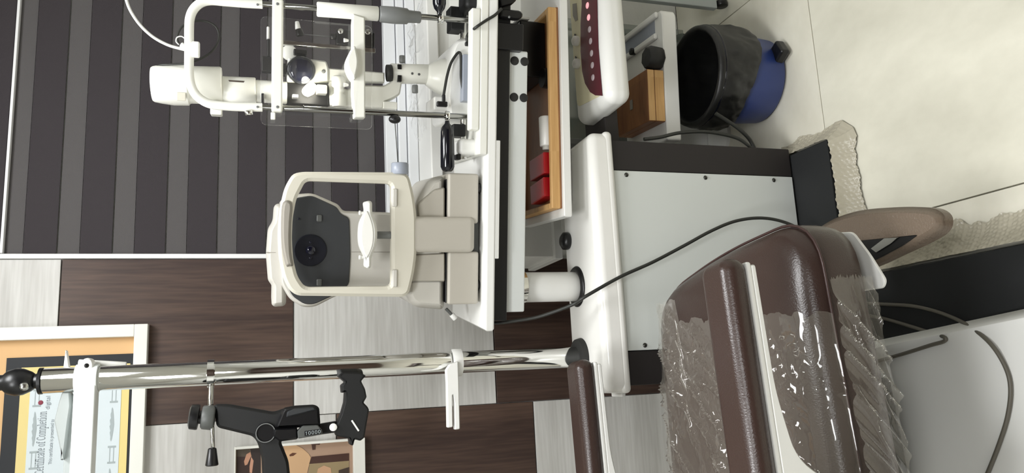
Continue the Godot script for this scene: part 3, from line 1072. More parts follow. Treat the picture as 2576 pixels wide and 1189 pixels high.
	bz(s, Vector3(0.1818, 1.4483, -0.128), Vector3(0.1805, 1.4263, -0.128), -0.14, -0.1295, 0.0002, 1)
	part(hood, "seam", s, M.beige_grey)
	# chin-rest frame
	s = S()
	var outer := rnd(v2([0.3702,1.1373, 0.364,1.3734, 0.359,1.3937, 0.3295,1.4103, 0.2768,1.4216, 0.2242,1.4246, 0.1717,1.4216, 0.1278,1.4121, 0.1012,1.3984, 0.0895,1.3813, 0.0826,1.1341, 0.1342,1.1217, 0.1805,1.1156, 0.273,1.1167, 0.319,1.1237]), 0.018, 6)
	var inner := rnd(v2([0.3433,1.1756, 0.3442,1.3596, 0.3395,1.3681, 0.3038,1.3856, 0.2597,1.3929, 0.2157,1.3942, 0.1717,1.3913, 0.1319,1.3817, 0.1114,1.3679, 0.1077,1.3576, 0.1071,1.1731, 0.1346,1.1734, 0.1805,1.1739, 0.272,1.1749, 0.3177,1.1754]), 0.012, 6)
	ring(s, outer, inner, -0.055, -0.02, 0.007, 160)
	var cf := part(t, "chin_rest_frame", s, M.beige_ring)
	s = S()
	extr(s, smooth2(v2([0.2951,1.4136, 0.2937,1.3943, 0.2509,1.3957, 0.2159,1.3962, 0.1809,1.3943, 0.1581,1.3907, 0.1555,1.3991, 0.1582,1.4067, 0.1983,1.4153, 0.2506,1.4174]), 4), -0.05, -0.012, 0.006)
	part(cf, "forehead_pad", s, M.beige_grey, "grey forehead pad")
	s = S()
	bz(s, Vector3(0.3318, 1.1743, -0.015), Vector3(0.2903, 1.1629, -0.015), -0.03, -0.016, 0.003, 2)
	part(cf, "guide", s, M.beige_pale)
	s = S()
	bz(s, Vector3(0.1466, 1.1723, -0.015), Vector3(0.1064, 1.1609, -0.015), -0.03, -0.016, 0.003, 2)
	part(cf, "guide", s, M.beige_pale)
	# chin cup
	s = S()
	extr(s, smooth2(v2([0.2988,1.237, 0.3,1.2236, 0.2757,1.2216, 0.2488,1.2124, 0.2244,1.2103, 0.199,1.2137, 0.1764,1.2224, 0.1538,1.224, 0.153,1.2338, 0.1737,1.2349, 0.1989,1.2458, 0.2241,1.2487, 0.2528,1.2463, 0.2782,1.2359]), 4), -0.055, 0.005, 0.006)
	var cup := part(t, "chin_cup", s, M.white, "white chin cup")
	s = S()
	extr(s, smooth2(v2([0.2797,1.2355, 0.2532,1.2229, 0.2248,1.2191, 0.198,1.2223, 0.1749,1.2345, 0.1997,1.2444, 0.2245,1.2472, 0.2529,1.2449]), 4), 0.0, 0.0075, 0.002)
	part(cup, "paper_pad", s, M.white_gloss)
	for p in [Vector3(0.2751, 1.2445, 0), Vector3(0.1755, 1.2435, 0)]:
		s = S()
		lathe(s, frame_y(p, p + Vector3(0, 1, 0)), [0.0, -0.006, 0.003, -0.006, 0.003, 0.003, 0.005, 0.004, 0.005, 0.007, 0.0, 0.008], 14)
		part(cup, "peg", s, M.white)
	s = S()
	cyl(s, Vector3(0.2253, 1.1676, -0.038), Vector3(0.2249, 1.2133, -0.038), 0.0085, -1, 18)
	part(t, "chin_post", s, M.grey)
	# height knob with its thin rod and ball
	s = S()
	cyl(s, Vector3(0.3662, 1.1549, -0.035), Vector3(0.3928, 1.1552, -0.035), 0.02, -1, 26, 0.002)
	var kb := part(t, "height_knob", s, M.grey_blue, "grey-blue round knob")
	s = S()
	cyl(s, Vector3(0.3927, 1.1598, -0.035), Vector3(0.4921, 1.1682, -0.035), 0.0012, -1, 8)
	part(kb, "rod", s, M.grey_dark)
	s = S()
	ell(s, Vector3(0.4921, 1.1682, -0.035), Vector3(0.010, 0.014, 0.012))
	part(kb, "ball", s, M.black)
	# power lead at the side
	s = S()
	tube(s, spline(v3([0.0424,1.0222,-0.12, 0.0323,1.012,-0.12, 0.0242,1.0058,-0.12])), 0.004, 8)
	var ld := part(t, "lead", s, M.grey_dark)
	s = S()
	cyl(s, Vector3(0.0283, 1.0079, -0.12), Vector3(0.0161, 0.9976, -0.12), 0.007, -1, 12)
	part(ld, "sleeve", s, M.white)

# ---------------------------------------------------------------- slit lamp
func slit_lamp() -> void:
	var t := thing("slit_lamp", "cream slit lamp microscope with chin rest, handles and clear breath shield", "eye instrument", TABLE, Vector3(0.63, 0.955, -0.15))
	var s := S()
	# base plate and front bar
	s = S()
	bx(s, Vector3(Vector3(0.4172, 0.959, 0).x, 0.9555, -0.33), Vector3(0.96, 0.975, 0.0), 0.003, 2)
	var bp := part(t, "base_plate", s, M.cream)
	s = S()
	bx(s, Vector3(Vector3(0.4739, 0.981, 0).x, 0.975, -0.034), Vector3(Vector3(0.7566, 0.9847, 0).x, 0.997, 0.0), 0.004, 3)
	part(bp, "front_bar", s, M.cream)
	# cross rail with wheels
	s = S()
	cyl(s, Vector3(0.4135, 0.9847, -0.11), Vector3(0.8242, 0.9898, -0.11), 0.008, -1, 16)
	part(bp, "rail", s, M.chrome)
	s = S()
	cyl(s, Vector3(0.4552, 0.971, -0.05), Vector3(0.48, 0.9713, -0.05), 0.003, -1, 10)
	part(bp, "pin", s, M.grey)
	s = S()
	rbox(s, Vector3(0.4378, 0.984, -0.075), Vector3(0.038, 0.062, 0.075), 0.012, Basis(), 4)
	var wc := part(bp, "wheel_cover", s, M.white)
	s = S()
	bz(s, Vector3(0.4065, 1.017, -0.06), Vector3(0.4203, 1.0054, -0.06), -0.08, -0.05, 0.003, 2)
	part(wc, "lock_screw", s, M.black)
	s = S()
	rbox(s, Vector3(0.7915, 0.9785, -0.075), Vector3(0.05, 0.05, 0.075), 0.012, Basis(), 4)
	part(bp, "wheel_cover", s, M.black_matt)
	for q in [[1155, 330], [1150, 62], [1150, 36]]:
		s = S()
		rbox(s, Vector3(0.4826, 0.9993, -0.12) if q[1] == 330 else (Vector3(0.7411, 1.0075, -0.12) if q[1] == 62 else Vector3(0.7683, 1.0099, -0.12)), Vector3(0.03, 0.032, 0.05), 0.003, Basis(), 2)
		part(bp, "wheel", s, M.black_matt)
	# chin-rest uprights and arch
	var zr := -0.045
	s = S()
	cyl(s, Vector3(0.5093, 0.9829, -0.045), Vector3(0.504, 1.4666, -0.045), 0.0068, -1, 18)
	part(t, "upright", s, M.rod)
	s = S()
	cyl(s, Vector3(0.7382, 0.9858, -0.045), Vector3(0.7289, 1.4765, -0.045), 0.0068, -1, 18)
	part(t, "upright", s, M.rod)
	s = S()
	tube(s, spline(v3([0.7288,1.4599,-0.045, 0.7272,1.4929,-0.045, 0.7265,1.5335,-0.045, 0.7258,1.5655,-0.045, 0.7187,1.5853,-0.045, 0.7037,1.5994,-0.045, 0.6844,1.6064,-0.045, 0.6598,1.6078,-0.045, 0.6133,1.6075,-0.045, 0.5667,1.6073,-0.045, 0.5416,1.6032,-0.045, 0.5227,1.5936,-0.045, 0.51,1.5785,-0.045, 0.5035,1.5602,-0.045, 0.5018,1.532,-0.045, 0.502,1.4995,-0.045, 0.5036,1.4583,-0.045]), 6), 0.0098, 14, 0.75)
	var ar := part(t, "headband_arch", s, M.cream)
	s = S()
	rbox(s, Vector3(0.6176, 1.5938, -0.04), Vector3(0.034, 0.016, 0.014), 0.004, Basis(), 3)
	part(ar, "strap_button", s, M.white)
	for p in [Vector3(0.7246, 1.4697, -0.036), Vector3(0.5026, 1.4681, -0.036)]:
		s = S()
		cyl(s, p, p + Vector3(0, 0, 0.0012), 0.0028, -1, 10)
		part(ar, "screw", s, M.grey)
	s = S()
	cyl(s, Vector3(0.4942, 1.487, -0.04), Vector3(0.484, 1.4853, -0.04), 0.009, 0.0085, 16)
	part(ar, "fixation_socket", s, M.chrome)
	s = S()
	bz(s, Vector3(0.7409, 1.4393, -0.04), Vector3(0.494, 1.4156, -0.04), -0.056, -0.03, 0.005, 3)
	var fb := part(t, "forehead_bar", s, M.cream)
	for p in [Vector3(0.7288, 1.4285, -0.03), Vector3(0.5042, 1.4267, -0.03)]:
		s = S()
		cyl(s, p, p + Vector3(0, 0, 0.0012), 0.0032, -1, 12)
		part(fb, "screw", s, M.grey)
	s = S()
	rbox(s, Vector3(0.4857, 1.4356, -0.045), Vector3(0.016, 0.01, 0.01), 0.002)
	part(fb, "clip", s, M.cream)
	# sleeve, height knob, chin bar and cup
	s = S()
	cyl(s, Vector3(0.7327, 1.2066, -0.045), Vector3(0.7299, 1.344, -0.045), 0.0165, -1, 26, 0.002)
	var sl := part(t, "sleeve", s, M.cream)
	s = S()
	var ka := Vector3(0.7339, 1.1087, -0.045)
	var kb := Vector3(0.7326, 1.2075, -0.045)
	lathe(s, frame_y(ka, kb), [0.0, 0.0, 0.012, 0.0, 0.0135, 0.002, 0.0145, 0.028, 0.018, 0.032, 0.0195, 0.06, 0.0185, 0.093, 0.016, 0.096, 0.0, 0.096], 26)
	part(t, "height_knob", s, M.grey, "dark grey ribbed height knob")
	s = S()
	extr(s, rnd(v2([0.7242,1.2659, 0.7178,1.239, 0.4906,1.2358, 0.4892,1.2609, 0.5422,1.2659, 0.7043,1.2675]), 0.003), -0.06, -0.028, 0.003)
	var cb := part(t, "chin_bar", s, M.cream)
	s = S()
	extr(s, smooth2(v2([0.6455,1.2641, 0.6299,1.2586, 0.6104,1.2558, 0.5905,1.2582, 0.574,1.2634, 0.5858,1.2741, 0.6084,1.2813, 0.6312,1.2754]), 5), -0.065, 0.0, 0.004)
	part(cb, "chin_cup", s, M.cream)
	for p in [Vector3(0.6636, 1.2743, -0.035), Vector3(0.5635, 1.2734, -0.035)]:
		s = S()
		cyl(s, p, p + Vector3(0, 0.011, 0), 0.0028, 0.0048, 12)
		part(cb, "peg", s, M.white)
	s = S()
	cyl(s, Vector3(0.5065, 1.3722, -0.045), Vector3(0.5065, 1.3696, -0.045), 0.0073, -1, 16)
	part(t, "joint_ring", s, M.black)
	# hand grips
	s = S()
	var ga := Vector3(0.4952, 1.0444, -0.035)
	var gb := Vector3(0.3793, 1.0421, -0.035)
	lathe(s, frame_y(ga, gb), [0.0, 0.0, 0.005, 0.0, 0.006, 0.006, 0.0125, 0.014, 0.0155, 0.025, 0.0165, 0.06, 0.0165, 0.108, 0.013, 0.116, 0.009, 0.119, 0.0, 0.1195], 24)
	part(t, "hand_grip", s, M.black_gloss, "glossy black hand grip")
	s = S()
	var gc := Vector3(0.742, 1.0655, -0.035)
	var gd := Vector3(0.8499, 1.0697, -0.035)
	lathe(s, frame_y(gc, gd), [0.0, 0.0, 0.005, 0.0, 0.006, 0.006, 0.0125, 0.014, 0.0155, 0.025, 0.0165, 0.06, 0.0165, 0.108, 0.0, 0.112], 24)
	part(t, "hand_grip", s, M.black_gloss, "glossy black hand grip")
	for p in [[Vector3(0.5085, 1.0471, -0.045), Vector3(0.5086, 1.0374, -0.045)], [Vector3(0.7361, 1.067, -0.045), Vector3(0.7362, 1.0556, -0.045)]]:
		s = S()
		cyl(s, p[0], p[1], 0.0115, -1, 18)
		part(t, "grip_clamp", s, M.chrome)
	# breath shield on its rail
	s = S()
	extr(s, rnd(v2([0.711,1.4633, 0.7108,1.2169, 0.4705,1.2145, 0.4686,1.4615]), 0.014, 6), -0.0765, -0.0738, 0.0008)
	part(t, "breath_shield", s, M.acrylic, "clear acrylic breath shield")
	s = S()
	extr(s, v2([0.6644,1.4185, 0.6632,1.207, 0.6529,1.2069, 0.6515,1.2475, 0.6552,1.2476, 0.6545,1.4184]), -0.1, -0.088, 0.001)
	part(t, "shield_rail", s, M.steel)
	s = S()
	bz(s, Vector3(0.6997, 1.2971, -0.09), Vector3(0.6641, 1.2623, -0.09), -0.12, -0.085, 0.003, 2)
	var mb := part(t, "shield_mount", s, M.black)
	s = S()
	bz(s, Vector3(0.7008, 1.2645, -0.09), Vector3(0.665, 1.208, -0.09), -0.13, -0.09, 0.003, 2)
	part(mb, "mount_arm", s, M.black)
	for p in [Vector3(0.6948, 1.2876, -0.085), Vector3(0.6998, 1.225, -0.09)]:
		s = S()
		cyl(s, p, p + Vector3(0, 0, 0.003), 0.0065, -1, 16)
		part(mb, "bolt", s, M.steel)
	s = S()
	cyl(s, Vector3(0.6821, 1.3095, -0.09), Vector3(0.6822, 1.2978, -0.09), 0.007, -1, 14)
	part(mb, "adjuster", s, M.black)
	s = S()
	cyl(s, Vector3(0.7123, 1.3846, -0.1), Vector3(0.6943, 1.3818, -0.1), 0.0045, 0.0065, 14)
	var pg := part(t, "fixation_light", s, M.white)
	s = S()
	cyl(s, Vector3(0.6953, 1.381, -0.1), Vector3(0.6803, 1.3764, -0.1), 0.0075, 0.0095, 14)
	part(pg, "socket", s, M.black)
	s = S()
	cyl(s, Vector3(0.6845, 1.3694, -0.1), Vector3(0.6844, 1.3087, -0.1), 0.0007, -1, 6)
	part(pg, "wire", s, M.grey)
	# lamp tower
	var zl := -0.15
	var la := Vector3(0.5632, 1.5457, -0.15)
	var lb := Vector3(0.5566, 1.6815, -0.15)
	s = S()
	lathe(s, frame_y(la, lb), [0.0, 0.0, 0.039, 0.0, 0.042, 0.003, 0.042, 0.068, 0.043, 0.071, 0.0465, 0.073, 0.0465, 0.105, 0.043, 0.128, 0.0395, 0.144, 0.037, 0.1475, 0.0, 0.148], 40)
	var lh := part(t, "lamp_house", s, M.cream)
	for k in 20:
		var a := TAU * k / 20.0
		var pos := lb + Vector3(cos(a) * 0.0412, -0.018, sin(a) * 0.0412)
		s = S()
		rbox(s, pos, Vector3(0.003, 0.03, 0.0022), 0.0008, Basis(Vector3.UP, -a) * Basis(Vector3(0, 0, 1), 0.16), 1)
		part(lh, "cooling_rib", s, M.beige)
	s = S()
	rbox(s, Vector3(0.5259, 1.6288, -0.108), Vector3(0.018, 0.018, 0.004), 0.001)
	part(lh, "rating_plate", s, M.beige_ring)
	s = S()
	bz(s, Vector3(0.5215, 1.5697, -0.13), Vector3(0.4915, 1.5451, -0.13), -0.155, -0.115, 0.003, 2)
	part(lh, "filter_box", s, M.cream)
	s = S()
	rbox(s, Vector3(0.5861, 1.6905, -0.15), Vector3(0.016, 0.012, 0.014), 0.003)
	part(lh, "cable_gland", s, M.black)
	s = S()
	cyl(s, Vector3(0.5553, 1.4731, -0.15), Vector3(0.5532, 1.5465, -0.15), 0.031, -1, 30, 0.002)
	var tb := part(t, "lamp_tube", s, M.cream)
	s = S()
	rbox(s, Vector3(0.5702, 1.5149, -0.125), Vector3(0.006, 0.036, 0.006), 0.002)
	part(tb, "slot", s, M.chrome)
	s = S()
	cyl(s, Vector3(0.5553, 1.4039, -0.15), Vector3(0.5553, 1.4739, -0.15), 0.026, -1, 28, 0.002)
	part(t, "aperture_tube", s, M.cream)
	s = S()
	bz(s, Vector3(0.5455, 1.4614, -0.118), Vector3(0.5223, 1.4543, -0.118), -0.13, -0.112, 0.002, 2)
	part(tb, "aperture_lever", s, M.black)
	# mirror housing with the lit prism
	s = S()
	bz(s, Vector3(0.5814, 1.4053, -0.14), Vector3(0.5298, 1.3078, -0.14), -0.19, -0.15, 0.004, 2)
	var mh := part(t, "mirror_house", s, M.black)
	s = S()
	bz(s, Vector3(0.5491, 1.3929, -0.13), Vector3(0.5416, 1.3794, -0.13), -0.15, -0.12, 0.002, 2)
	part(mh, "prism_clip", s, M.white)
	s = S()
	bz(s, Vector3(0.575, 1.3382, -0.13), Vector3(0.5542, 1.3143, -0.13), -0.15, -0.115, 0.003, 2)
	part(mh, "prism_holder", s, M.cream)
	s = S()
	extr(s, rnd(v2([0.5591,1.3721, 0.5737,1.3607, 0.5801,1.3491, 0.5724,1.3391, 0.5556,1.3417, 0.5463,1.3569, 0.5502,1.3676]), 0.004), -0.135, -0.112, 0.002)
	part(mh, "lamp_prism", s, M.lamp, "glowing white lamp prism")
	var lo := Vector3(0.5596, 1.3571, -0.095)
	var l := OmniLight3D.new()
	l.name = "slit_lamp_light"
	l.light_energy = 0.011
	l.light_size = 0.02
	l.light_color = Color(1.0, 0.98, 0.92)
	l.omni_range = 6.0
	l.shadow_enabled = true
	add_child(l)
	l.position = TABLE * lo
	# microscope
	s = S()
	extr(s, rnd(v2([0.6369,1.4033, 0.6362,1.3424, 0.6347,1.3151, 0.6164,1.3094, 0.5864,1.3091, 0.5797,1.4047]), 0.006), -0.2, -0.135, 0.004)
	var mi := part(t, "microscope", s, M.cream)
	s = S()
	cyl(s, Vector3(0.6098, 1.3724, -0.14), Vector3(0.6031, 1.3738, -0.105), 0.0335, 0.031, 36, 0.002)
	part(mi, "objective", s, M.lens_black, "black objective lens")
	s = S()
	cyl(s, Vector3(0.6033, 1.3738, -0.106), Vector3(0.6028, 1.3739, -0.1035), 0.026, -1, 36, 0.001)
	part(mi, "objective_glass", s, M.lens_blue)
	s = S()
	bz(s, Vector3(0.6536, 1.391, -0.13), Vector3(0.6413, 1.3605, -0.13), -0.16, -0.115, 0.003, 2)
	part(mi, "magnification_lever", s, M.black)
	s = S()
	cyl(s, Vector3(0.6518, 1.399, -0.16), Vector3(0.6466, 1.3997, -0.135), 0.018, -1, 24)
	part(mi, "drum", s, M.cream)
	s = S()
	cyl(s, Vector3(0.6091, 1.3217, -0.136), Vector3(0.6085, 1.3219, -0.133), 0.0045, -1, 14)
	part(mi, "screw", s, M.grey)
	s = S()
	extr(s, v2([0.6198,1.3142, 0.6187,1.1767, 0.5956,1.1765, 0.5878,1.3139]), -0.17, -0.142, 0.003)
	part(mi, "microscope_arm", s, M.cream)
	for q in [[Vector3(0.6743, 1.4494, -0.13), Vector3(0.6338, 1.4421, -0.13)], [Vector3(0.6342, 1.4604, -0.13), Vector3(0.5992, 1.4392, -0.13)], [Vector3(0.6212, 1.4165, -0.13), Vector3(0.5944, 1.4057, -0.13)]]:
		s = S()
		bz(s, q[0], q[1], -0.16, -0.13, 0.002, 2)
		part(mi, "eyepiece_bracket", s, M.black)
	s = S()
	bz(s, Vector3(0.7043, 1.4505, -0.13), Vector3(0.6748, 1.4441, -0.13), -0.15, -0.135, 0.003, 2)
	part(mi, "eyepiece_pin", s, M.white)
	# roller under the mirror and the lower arm
	s = S()
	var ra := Vector3(0.5271, 1.286, -0.125)
	var rb := Vector3(0.5955, 1.2876, -0.125)
	lathe(s, frame_y(ra, rb), [0.0, 0.0, 0.015, 0.0, 0.0165, 0.003, 0.0165, 0.026, 0.0115, 0.03, 0.0115, 0.044, 0.0165, 0.048, 0.0165, 0.066, 0.012, 0.072, 0.0, 0.072], 26)
	part(t, "slit_drum", s, M.cream)
	s = S()
	extr(s, rnd(v2([0.5861,1.3094, 0.598,1.3012, 0.5892,1.2918, 0.5719,1.2664, 0.5852,1.2401, 0.5875,1.1778, 0.6005,1.1585, 0.628,1.1539, 0.6336,1.1324, 0.6063,1.1321, 0.5688,1.1376, 0.5581,1.1532, 0.5469,1.1774, 0.5314,1.1772, 0.5314,1.3052]), 0.006), -0.19, -0.145, 0.004)
	var la2 := part(t, "lamp_arm", s, M.cream)
	s = S()
	bz(s, Vector3(0.5491, 1.1798, -0.14), Vector3(0.5309, 1.1448, -0.14), -0.19, -0.14, 0.003, 2)
	part(la2, "hinge", s, M.cream)
	s = S()
	cyl(s, Vector3(0.62, 1.1577, -0.15), Vector3(0.619, 1.1713, -0.15), 0.0205, -1, 24)
	part(la2, "hinge_disc", s, M.rubber)
	# pivot column and carriage
	s = S()
	cyl(s, Vector3(0.6257, 1.0647, -0.16), Vector3(0.6207, 1.1601, -0.16), 0.0245, -1, 32, 0.002)
	var pc := part(t, "pivot", s, M.cream)
	for q in [[Vector3(0.6397, 1.1464, -0.137), Vector3(0.6279, 1.1366, -0.137)], [Vector3(0.6136, 1.1461, -0.137), Vector3(0.5979, 1.1362, -0.137)]]:
		s = S()
		bz(s, q[0], q[1], -0.15, -0.134, 0.001, 1)
		part(pc, "angle_window", s, M.black)
	for p in [Vector3(0.6199, 1.1102, -0.136), Vector3(0.6192, 1.0934, -0.136)]:
		s = S()
		cyl(s, p, p + Vector3(0, 0, 0.0018), 0.0032, -1, 12)
		part(pc, "screw", s, M.grey_dark)
	for q in [[Vector3(0.6472, 1.1326, -0.15), Vector3(0.6647, 1.1328, -0.15)], [Vector3(0.593, 1.1023, -0.14), Vector3(0.5735, 1.102, -0.14)]]:
		s = S()
		cyl(s, q[0], q[1], 0.0075, -1, 16)
		part(pc, "clamp_screw", s, M.grey)
	s = S()
	lathe(s, frame_y(Vector3(0.6207, 1.0097, -0.16), Vector3(0.6238, 1.0768, -0.16)), [0.0, 0.0, 0.046, 0.0, 0.047, 0.004, 0.043, 0.03, 0.031, 0.052, 0.0255, 0.06, 0.0, 0.062], 36)
	part(t, "carriage_dome", s, M.cream)
	s = S()
	extr(s, rnd(v2([0.712,0.9715, 0.7028,1.0094, 0.6806,1.021, 0.6339,1.0284, 0.5642,1.0335, 0.5107,1.0269, 0.51,0.9689]), 0.012, 5), -0.29, -0.088, 0.008)
	var cr := part(t, "carriage", s, M.white)
	s = S()
	bz(s, Vector3(0.6607, 1.0006, -0.06), Vector3(0.5491, 0.9735, -0.06), -0.095, -0.06, 0.001, 1)
	part(cr, "display_strip", s, M.grey_blue)
	s = S()
	bz(s, Vector3(0.5623, 1.0629, -0.09), Vector3(0.5304, 1.0192, -0.09), -0.2, -0.1, 0.005, 3)
	part(cr, "socket_box", s, M.white)
	# patch lead with angled plugs
	s = S()
	tube(s, spline(v3([0.5612,1.0447,-0.075, 0.5785,1.042,-0.075, 0.6094,1.0365,-0.075, 0.6387,1.028,-0.075, 0.6587,1.0165,-0.075, 0.667,1.0087,-0.075, 0.6616,1.0037,-0.075, 0.6359,1.0024,-0.075, 0.6071,1.002,-0.075, 0.5872,0.9988,-0.075, 0.572,0.9956,-0.075]), 6), 0.0034, 10)
	var pl := part(t, "patch_lead", s, M.cord)
	s = S()
	rbox(s, Vector3(0.5516, 1.0446, -0.075), Vector3(0.024, 0.008, 0.01), 0.003)
	rbox(s, Vector3(0.54, 1.0484, -0.075), Vector3(0.013, 0.026, 0.011), 0.003)
	part(pl, "plug", s, M.black)
	s = S()
	rbox(s, Vector3(0.574, 0.9957, -0.075), Vector3(0.022, 0.008, 0.01), 0.003)
	rbox(s, Vector3(0.5628, 0.9895, -0.075), Vector3(0.011, 0.022, 0.011), 0.003)
	part(pl, "plug", s, M.black)
	# supply lead from the table edge
	s = S()
	tube(s, spline(v3([0.759,0.9264,0.006, 0.7425,0.9427,0.006, 0.7275,0.9648,0.006, 0.7086,0.9895,0.006, 0.7067,0.992,-0.05, 0.6975,0.9932,-0.06, 0.6864,0.9891,-0.06]), 6), 0.0036, 10)
	var sp := part(t, "supply_lead", s, M.cord)
	s = S()
	rbox(s, Vector3(0.6856, 0.9871, -0.06), Vector3(0.01, 0.02, 0.012), 0.003)
	part(sp, "plug", s, M.black)
	# lamp lead looped at the arch
	s = S()
	tube(s, spline(v3([0.5915,1.6889,-0.15, 0.5958,1.6752,-0.13, 0.5955,1.6504,-0.11, 0.5922,1.6144,-0.07, 0.6027,1.5905,-0.07, 0.6183,1.5681,-0.07, 0.6386,1.5536,-0.07, 0.658,1.5497,-0.07, 0.6749,1.5547,-0.07, 0.6848,1.5685,-0.07, 0.6874,1.587,-0.07, 0.6821,1.607,-0.07, 0.672,1.6228,-0.07, 0.6576,1.6314,-0.07, 0.6437,1.6337,-0.07, 0.6337,1.6305,-0.07]), 6), 0.0024, 8)
	part(t, "lamp_lead", s, M.cord)
	s = S()
	tube(s, spline(v3([0.7471,1.7376,-0.06, 0.721,1.733,-0.06, 0.6936,1.7238,-0.06, 0.6653,1.7055,-0.06, 0.6424,1.6808,-0.06, 0.6279,1.6529,-0.06, 0.6216,1.6278,-0.06, 0.6193,1.6136,-0.06]), 6), 0.0032, 10)
	var wl := part(t, "overhead_lead", s, M.cord_white)
	s = S()
	cyl(s, Vector3(0.6303, 1.6255, -0.06), Vector3(0.6236, 1.6137, -0.06), 0.006, -1, 12)
	part(wl, "coupling", s, M.cord_white)
	s = S()
	tube(s, spline(v3([0.6289,1.629,-0.055, 0.6352,1.6345,-0.055, 0.6438,1.6322,-0.055, 0.6464,1.6228,-0.055, 0.6387,1.6133,-0.055]), 6), 0.0014, 6)
	part(wl, "tie", s, M.cord_white)
# ---------------------------------------------------------------- chrome pole and what is clamped to it
func pole_and_fittings() -> void:
	var px := 0.042; var pz := -1.835
	var t := thing("chrome_pole", "tall polished chrome pole with a black joint on top", "pole", ROOM, Vector3(px, 0.688, pz))
	var s := S()
	cyl(s, Vector3(px, 0.686, pz), Vector3(px, Vector3(0.044, 1.8893, -1.835).y, pz), 0.0262, -1, 48, 0.001)
	part(t, "tube", s, M.chrome)
	s = S()
	var top := Vector3(0.044, 1.8893, -1.835).y
	lathe(s, Transform3D(Basis(), Vector3(px, top, pz)), [0.0, 0.0, 0.0275, 0.0, 0.0275, 0.006, 0.017, 0.008, 0.015, 0.014, 0.02, 0.02, 0.027, 0.035, 0.0285, 0.048, 0.024, 0.064, 0.016, 0.072, 0.015, 0.2, 0.0, 0.2], 36)
	var j := part(t, "top_joint", s, M.black, "black swivel joint")
	s = S()
	cyl(s, Vector3(0.0322, 1.9144, -1.806), Vector3(0.0321, 1.9129, -1.8), 0.009, 0.007, 18)
	part(j, "bolt", s, M.steel)
	s = S()
	lathe(s, Transform3D(Basis(), Vector3(px, Vector3(0.049, 1.5541, -1.835).y, pz)), [0.026, 0.0, 0.031, 0.001, 0.031, 0.015, 0.026, 0.016], 40)
	part(t, "clamp_ring", s, M.chrome)
	s = S()
	cyl(s, Vector3(px - 0.026, Vector3(0.0406, 1.5606, -1.835).y, pz + 0.014), Vector3(px - 0.09, Vector3(0.0406, 1.5606, -1.835).y, pz + 0.022), 0.0055, -1, 14)
	part(t, "clamp_pin", s, M.steel)
	# white lamp arm
	var a := thing("projector_mount", "white metal arm clamped round the top of the chrome pole", "mount", ROOM, Vector3(px, Vector3(0.0429, 1.784, -1.835).y, pz))
	var y0 := Vector3(0.0429, 1.784, -1.835).y
	var y1 := Vector3(0.0451, 1.8283, -1.835).y
	s = S()
	lathe(s, Transform3D(Basis(), Vector3(px, y0, pz)), [0.0265, 0.0, 0.031, 0.001, 0.0315, 0.004, 0.0315, y1 - y0 - 0.004, 0.031, y1 - y0 - 0.001, 0.0265, y1 - y0], 40)
	part(a, "clamp", s, M.white_metal)
	s = S()
	bx(s, Vector3(px - 0.5, y0 + 0.001, pz - 0.012), Vector3(px - 0.015, y1 - 0.003, pz + 0.031), 0.003, 2)
	part(a, "beam", s, M.white_metal)
	s = S()
	extr(s, rnd(v2([0.0624,1.8184, 0.077,1.8146, 0.0835,1.8112, 0.0857,1.8031, 0.0829,1.7963, 0.0744,1.7922, 0.0612,1.7916]), 0.006), -1.84, -1.812, 0.003)
	var lug := part(a, "lug", s, M.white)
	s = S()
	cyl(s, Vector3(0.0691, 1.8048, -1.812), Vector3(0.069, 1.8045, -1.8105), 0.0048, -1, 14)
	part(lug, "socket", s, M.black)
	s = S()
	cyl(s, Vector3(0.078, 1.8277, -1.85), Vector3(0.0688, 1.7352, -1.85), 0.0065, -1, 16)
	part(a, "cross_pin", s, M.white)
	s = S()
	bx(s, Vector3(px - 0.5, Vector3(0.0038, 1.8272, -1.85).y, pz - 0.06), Vector3(px - 0.03, Vector3(0.0048, 1.8452, -1.85).y, pz - 0.01), 0.003, 2)
	part(a, "rear_beam", s, M.grey_pale)
	s = S()
	extr(s, rnd(v2([0.0176,1.8518, -0.0025,1.8566, -0.0408,1.8634, -0.075,1.8552, -0.0952,1.8505, -0.1234,1.8448, -0.096,1.8404, -0.0442,1.8371, -0.0119,1.8342, 0.0168,1.8371]), 0.004), -1.86, -1.83, 0.003)
	part(a, "spring_cover", s, M.grey_pale)
	s = S()
	extr(s, v2([0.0635,1.8566, 0.1053,1.8541, 0.1035,1.851, 0.0629,1.8438]), -1.862, -1.85, 0.002)
	part(a, "tip", s, M.white)
	# white hook lower on the pole
	var h := thing("white_hook", "white two-pronged holder hooked round the chrome pole", "holder", ROOM, Vector3(px, Vector3(0.0335, 1.0112, -1.835).y, pz))
	var hy := Vector3(0.0477, 1.0046, -1.835).y
	s = S()
	var g := []
	for i in 25:
		var an := deg_to_rad(20.0 + 250.0 * i / 24.0)
		g.append(Vector3(px + cos(an) * 0.031, hy, pz + sin(an) * 0.031))
	var gg := []
	for i in g.size():
		var row := PackedVector3Array()
		for q in [Vector2(-0.003, -0.012), Vector2(0.003, -0.012), Vector2(0.003, 0.012), Vector2(-0.003, 0.012)]:
			var d: Vector3 = (g[i] - Vector3(px, hy, pz)).normalized()
			row.append(g[i] + d * q.x + Vector3(0, q.y, 0))
		gg.append(row)
	grid(s, gg, true)
	part(h, "ring", s, M.white)
	s = S()
	extr(s, rnd(v2([0.038,1.0291, 0.0438,1.0093, -0.0051,1.0093, -0.1141,1.0107, -0.1151,1.0232, -0.0509,1.0218, -0.0351,1.0231, -0.0349,1.026, -0.0506,1.0266, -0.1084,1.0278, -0.1094,1.0403, -0.0036,1.0384, 0.0244,1.0393]), 0.003), -1.808, -1.79, 0.002)
	part(h, "fork", s, M.white)
